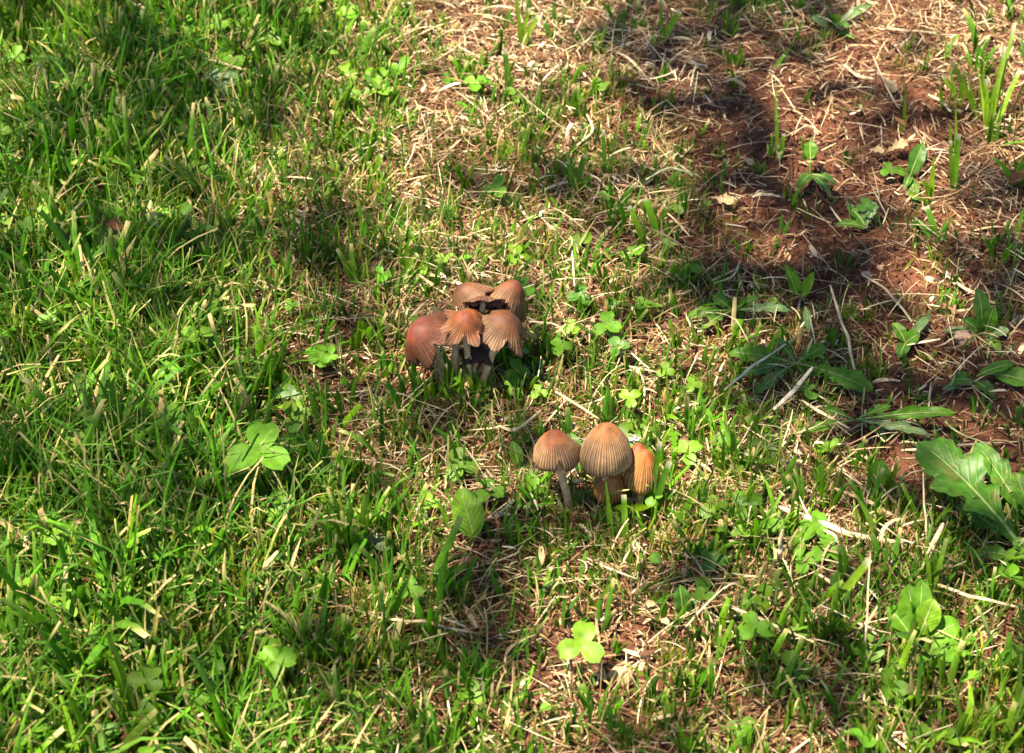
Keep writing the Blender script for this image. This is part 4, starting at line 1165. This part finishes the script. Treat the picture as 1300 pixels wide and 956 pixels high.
S([(82, 155, 26), (98, 178, 22), (130, 218, 14)], 7, 'grey pale broad dry blade slanting in the grass at upper left', tone=(.45, .46, .30))
S([(0, 112, 30), (14, 142, 22)], 4, 'short pale stalk at the left edge')
S([(308, 380, 6), (340, 376, 8), (362, 352, 14)], 6, 'curved flat straw loop in the grass left of the rear cluster')
S([(60, 425, 34), (64, 455, 26), (68, 492, 14)], 5, 'pale upright dry blade at the left, in tall grass')
S([(117, 535, 20), (122, 500, 30), (140, 445, 40)], 5, 'rust brown dry blade standing at the left', tone=(.40, .22, .09))
S([(150, 668, 18), (180, 668, 20), (222, 670, 16)], 5, 'flat pale straw lying across deep grass at lower left')
S([(30, 700, 30), (38, 672, 40)], 9, 'broad bleached blade stump at lower left')
S([(203, 700, 26), (222, 732, 14)], 5, 'short straight pale stalk in deep grass at lower left')
S([(80, 795, 22), (110, 800, 22), (140, 790, 20)], 4, 'thin tan stalk crossing grass at the bottom left', tone=(.52, .33, .17))
S([(22, 768, 34), (40, 785, 30), (42, 800, 24)], 6, 'frayed pale dry blade tip at the bottom left')
S([(250, 600, 30), (256, 625, 24), (264, 660, 12)], 6, 'tan dead blade hanging below the big clover', tone=(.48, .33, .17))
S([(262, 596, 24), (300, 628, 18)], 4, 'thin crossing stalk under the big clover')
S([(480, 784, 16), (530, 790, 18), (606, 804, 12)], 5, 'long fallen tan stalk in the grass below centre')
S([(562, 784, 18), (592, 796, 14)], 5, 'short pale stalk lying on the long fallen stalk')
S([(978, 640, 12), (1040, 662, 16), (1090, 680, 14), (1150, 690, 8)], 9, 'thick fallen beige stalk across the grass left of the large dandelion', tone=(.60, .46, .28))
S([(1060, 620, 10), (1110, 640, 12), (1158, 672, 6)], 6, 'bundle of brown dry blades above the thick fallen stalk', tone=(.42, .28, .17))
S([(1172, 720, 8), (1185, 690, 16), (1198, 664, 22)], 8, 'split pale straw standing against the thick stalk')
S([(1158, 730, 10), (1220, 752, 14), (1296, 772, 12)], 5, 'long thin pale stem slanting to the right edge at the bottom')
S([(979, 730, 8), (988, 700, 24), (994, 672, 36)], 8, 'bleached broad dry blade standing in grass at lower right')
S([(918, 765, 16), (950, 780, 16), (1045, 820, 8)], 5, 'pale stalk under the round leaf clover at lower right')
S([(1097, 868, 4), (1100, 790, 30), (1105, 700, 46)], 3, 'very thin upright dry stalk at lower right')
S([(1172, 600, 34), (1174, 650, 24), (1178, 700, 10)], 3, 'thin upright pale stem near the large dandelion')
S([(605, 470, 10), (592, 440, 34), (580, 395, 44), (582, 375, 46)], 2.5, 'fine dry hair of grass arching over the left rear caps', tone=(.60, .50, .34))
S([(665, 382, 12), (680, 374, 12)], 4, 'short white straw at the right edge of the rear cluster')
S([(672, 408, 16), (705, 412, 14), (722, 430, 8)], 3, 'curved pale straw right of the grey brown cap')
S([(765, 640, 4), (755, 625, 8), (748, 622, 12)], 5, 'tan stub of dead grass at the foot of the largest mushroom')
S([(676, 600, 6), (655, 632, 10), (630, 655, 8)], 5, 'pale green dry blade lying left of the leaning mushroom', tone=(.40, .42, .22))
S([(632, 540, 12), (655, 545, 14), (688, 520, 10)], 5, 'pale straw above and left of the leaning mushroom')
S([(900, 590, 5), (935, 570, 12), (985, 478, 4)], 2, 'thin stem crossing the grass right of the front cluster')
S([(920, 495, 10), (950, 470, 14), (1007, 430, 10)], 4, 'curved grey straw left of the dandelion rosette', tone=(.50, .42, .30))
S([(982, 520, 6), (1005, 498, 10), (1032, 466, 14)], 7, 'flat grey dry blade beside the dandelion rosette', tone=(.48, .42, .32))
S([(1018, 508, 4), (1040, 522, 8), (1080, 545, 4)], 5, 'short bleached stalk below the dandelion rosette')
S([(983, 16, 6), (1010, 14, 8), (1026, 16, 4)], 4, 'short pale stick at the top, right of centre')
S([(1105, 36, 6), (1145, 37, 8), (1190, 42, 4)], 4, 'long straight pale stalk near the top right')
S([(770, 62, 4), (800, 75, 10), (830, 110, 4)], 4, 'slanting thin stalk in the straw at the top')
S([(820, 50, 10), (845, 80, 10), (868, 112, 4)], 3, 'long thin pale stalk beside the curled leaf stem at the top')
S([(740, 165, 4), (725, 158, 12), (718, 178, 6)], 6, 'bent pale straw in the shaded grass, upper middle')
S([(745, 145, 12), (752, 165, 8), (732, 185, 4)], 4, 'tan crossing straw in the shaded grass, upper middle')
S([(1112, 85, 30), (1111, 118, 8)], 3, 'thin standing straw above the pale leaf heap')
S([(1110, 75, 14), (1128, 115, 12), (1142, 140, 4)], 3, 'pair of thin straws leaning over the pale leaf heap')
S([(1072, 82, 6), (1090, 96, 8), (1110, 100, 6)], 6, 'pale forked straw on the bare patch')
S([(955, 250, 4), (970, 246, 8), (992, 250, 4)], 5, 'short bleached chip on the dark soil edge')
S([(820, 228, 8), (848, 214, 10), (880, 220, 4)], 4, 'pale green stalk reaching into the straw right of centre', tone=(.42, .44, .22))
S([(1178, 120, 8), (1195, 128, 10), (1207, 142, 14)], 5, 'pale bent blade leaning towards the right tuft')
S([(1232, 214, 4), (1260, 240, 8), (1285, 262, 4)], 3, 'long thin straw at the right edge')
S([(1270, 172, 4), (1300, 188, 8), (1320, 195, 4)], 3, 'thin straw slanting out at the right edge')
S([(940, 330, 2), (930, 350, 6), (905, 360, 2)], 3, 'curved thin straw on dark soil right of centre')
S([(1125, 560, 4), (1180, 520, 6), (1215, 548, 10), (1262, 566, 6)], 3, 'thin olive stem arching over the dark soil above the large dandelion', tone=(.36, .38, .16))
S([(1145, 560, 4), (1200, 565, 6), (1300, 560, 4)], 3, 'long thin straw on the dark soil above the large dandelion')

def dead_leaf(px, py, size, ang, label, mat, seed=0, z=4, entire=.5, name='dead_leaf'):
    b = np.array(P(px, py, 0)); b[2] = float(height(b[0], b[1])) + z * .001
    root = empty(name, b, label, 'dead leaf', 'dead leaves')
    d = np.array([math.cos(R(ang)), -math.sin(R(ang)) * .8])
    h_ = size / 2
    broad_leaf(root, (px - d[0] * h_, py - d[1] * h_ * -1, b[2]), (px + d[0] * h_, py + d[1] * h_ * -1, b[2] + .003), size * .62, mat,
               shape='dandelion', lobes=3, entire=entire, seed=seed, arch=.15, fold=.25, wave=.03, rib=False, n=26)
dead_leaf(140, 286, 36, 20, 'curled rust brown dead leaf in the grass at the left', M_leaf_rust, 1, z=32, entire=.1)
dead_leaf(62, 248, 22, 80, 'small crumpled red brown leaf in the grass at the left', M_leaf_rust, 2, z=18)
dead_leaf(88, 342, 14, 10, 'dark red scrap of leaf under the brown twig', M_leaf_rust, 3, z=16)
dead_leaf(1138, 188, 34, -30, 'bleached torn leaf on the bare patch, beside tall blades', M_leaf_dead, 4, entire=.3)
dead_leaf(1112, 192, 22, 10, 'small pale curl left of the bleached torn leaf', M_leaf_dead, 5)
dead_leaf(1128, 108, 28, 60, 'sunlit pale scrap at the upper edge of the bare patch', M_leaf_dead, 6)
dead_leaf(915, 255, 34, 15, 'pale papery leaf on the straw right of centre', M_leaf_dead, 7, entire=.3)
dead_leaf(948, 205, 20, 40, 'small tan leaf scrap left of the bare soil', M_leaf_dead, 8)
dead_leaf(1293, 225, 30, 140, 'rust coloured dead leaf at the right edge', M_leaf_rust, 9)
dead_leaf(250, 512, 12, 0, 'small orange dead leaf in the grass above the big clover', M_leaf_rust, 10, z=14)
dead_leaf(108, 735, 12, 30, 'red brown leaf scrap in the grass at lower left', M_leaf_rust, 11, z=18)
dead_leaf(98, 662, 16, 60, 'pinkish dry scrap on the grass at lower left', M_leaf_dead, 12, z=24)
dead_leaf(720, 545, 26, 0, 'olive tan dead leaf behind the leaning mushroom', M_leaf_dead, 13)
dead_leaf(690, 560 - 70, 22, 20, 'dry scrap on the sunny straw below the rear cluster', M_leaf_dead, 14)
dead_leaf(822, 768, 20, -10, 'pale wood like scrap on the straw at bottom centre', M_leaf_dead, 15)
dead_leaf(842, 788, 18, 40, 'brown flake lying under the pale scrap at bottom centre', M_leaf_dead, 16)
dead_leaf(1226, 344, 12, 0, 'tiny orange yellow scrap in the shade at the right', M_leaf_rust, 17)
stone(789, 866, 15, 'smooth pale ochre stone at the bottom edge below the bright clover', M_stone, 1, sink=.1, flat=.8)
stone(1222, 436, 12, 'pale pinkish stone half hidden under the bushy weed', M_pebble, 2)
stone(1180, 360, 6, 'small pink pebble on the dark soil', M_pebble, 3)
stone(1119, 343, 5, 'cream pebble beside the grey pale pebble', M_stone, 4)
stone(1100, 345, 5, 'grey pale pebble on the soil under the grey green weed', M_pebble, 5)
stone(1024, 70, 6, 'tiny cream pebble at the top of the bare soil', M_stone, 6)
stone(1054, 130, 6, 'tiny square pale pebble on the bare soil', M_stone, 7)
stone(1063, 208, 5, 'tiny reddish clod in the middle of the bare soil', M_pebble, 8)
stone(1296, 420, 9, 'orange brown pebble at the right edge', M_pebble, 9)
stone(1068, 532, 7, 'pinkish pebble in the shade below the rosette', M_pebble, 10)
stone(1147, 725, 6, 'pink pebble in the grass under the long thin stem', M_pebble, 11)
stone(150, 846, 6, 'pink bud like pebble in the grass at the bottom left', M_pebble, 12)
# dried blossom between the two right caps
b = np.array(P(805, 558, .030))
root = empty('dried_blossom', b, 'white dried blossom scrap showing between the largest cap and the narrow one', 'blossom')
for k in range(5):
    a = R(72 * k + 20)
    d = np.array([math.cos(a), .25, math.sin(a)]) * .0030
    me = leaf_mesh(bez(b, b + d * .4, b + d * .7, b + d, 8), W_oval(.0012), (0, -1, .4), 'petal', ns=2, fold=.4, seed=k)
    link('petal', local(me, root), M_petal, root)

# ------------------------------------------------------------------ the tree whose crown shades the lawn
def shade_tree():
    r = np.random.default_rng(55)
    sv = np.array(sun_vec)
    tb = np.array([-3.3, 2.6, 0.0])
    root = empty('shade_tree', tb, 'leafy tree beside the lawn out of view, crown gaps shaped to dapple the sunlight', 'tree')
    top = tb + np.array([.3, -.2, 6.5])
    path = bez(tb - [0, 0, .1], tb + [.1, 0, 2], tb + [.1, -.1, 4], top, 14)
    link('trunk', local(tube(path, np.linspace(.17, .05, 14), 12, 'trunk'), root), M_bark, root)
    for i in range(5):
        h0 = 2.2 + .6 * i
        p0 = bez(tb, tb + [.1, 0, 2], tb + [.1, -.1, 4], top, 60)[int(h0 / 6.5 * 59)]
        tgt = np.array([(-.75, -.5, .75, -.9, .1)[i], (-.5, .75, .9, .2, 1.1)[i], 0]) + sv * (r.uniform(2.9, 4.6) / 1)
        link('limb', local(tube(bez(p0, p0 + (tgt - p0) * .3 + [0, 0, .3], p0 + (tgt - p0) * .7 + [0, 0, .2], tgt, 12), np.linspace(.035, .003, 12), 8, 'limb'), root), M_bark, root)
    # leaves: out of view, thinned along the sun direction to shape the sun patches
    n = 62000
    gxs = r.uniform(-1.7, 1.7, n); gys = r.uniform(-1.4, 1.9, n)
    dist = r.uniform(2.4, 3.8, n)
    op = lut(LIGHT, gxs, gys)
    px, py = pix(gxs, gys)
    inside = (px > -60) & (px < FW + 60) & (py > -60) & (py < FH + 60)
    op = np.where(inside, op, .5 + .3 * (patch(gxs, gys, 5, 88) - .5))
    op = op + (.40 * (patch(gxs, gys, 20, 90) - .5) + .26 * (patch(gxs, gys, 38, 91) - .5)) * (1.5 * (1.06 - op)).clip(0, 1)
    cover = (1.06 - op).clip(0, 1) ** 1.5
    k = r.uniform(0, 1, n) < cover * 1.0
    gxs, gys, dist = gxs[k], gys[k], dist[k]
    N = len(gxs)
    c = np.stack([gxs, gys, np.zeros(N)], 1) + sv[None] * dist[:, None]
    a = r.normal(0, 1, (N, 3)); a[:, 2] *= .5; a /= np.linalg.norm(a, axis=1, keepdims=True)
    b_ = np.cross(a, np.stack([r.normal(0, .5, N), r.normal(0, .5, N), np.ones(N)], 1)); b_ /= np.linalg.norm(b_, axis=1, keepdims=True)
    nn = np.cross(a, b_)
    L = r.uniform(.03, .06, N)[:, None]; W = L * .42
    shp = [(-1, 0, 0), (-.4, 1, .25), (.4, .85, .25), (1, 0, .1), (.4, -.85, .25), (-.4, -1, .25)]
    V = np.stack([c + a * L * q[0] * .5 + b_ * W * q[1] * .5 + nn * L * q[2] * .3 for q in shp], 1).reshape(-1, 3)
    o0 = (np.arange(N) * 6)[:, None]
    F = np.concatenate([o0 + np.array([[0, 1, 2, 3]]), o0 + np.array([[0, 3, 4, 5]])], 0)
    cr = np_mesh('crown', V, F, uv=np.tile(np.array([[.5, 0], [0, .3], [0, .7], [.5, 1], [1, .7], [1, .3]]), (N, 1)))
    cr.transform(Matrix.Translation(-Vector(root.location)))
    o = link('crown', cr, M_leaf_dark, root)
    o['kind'] = 'stuff'
    print('crown leaves', N)
shade_tree()
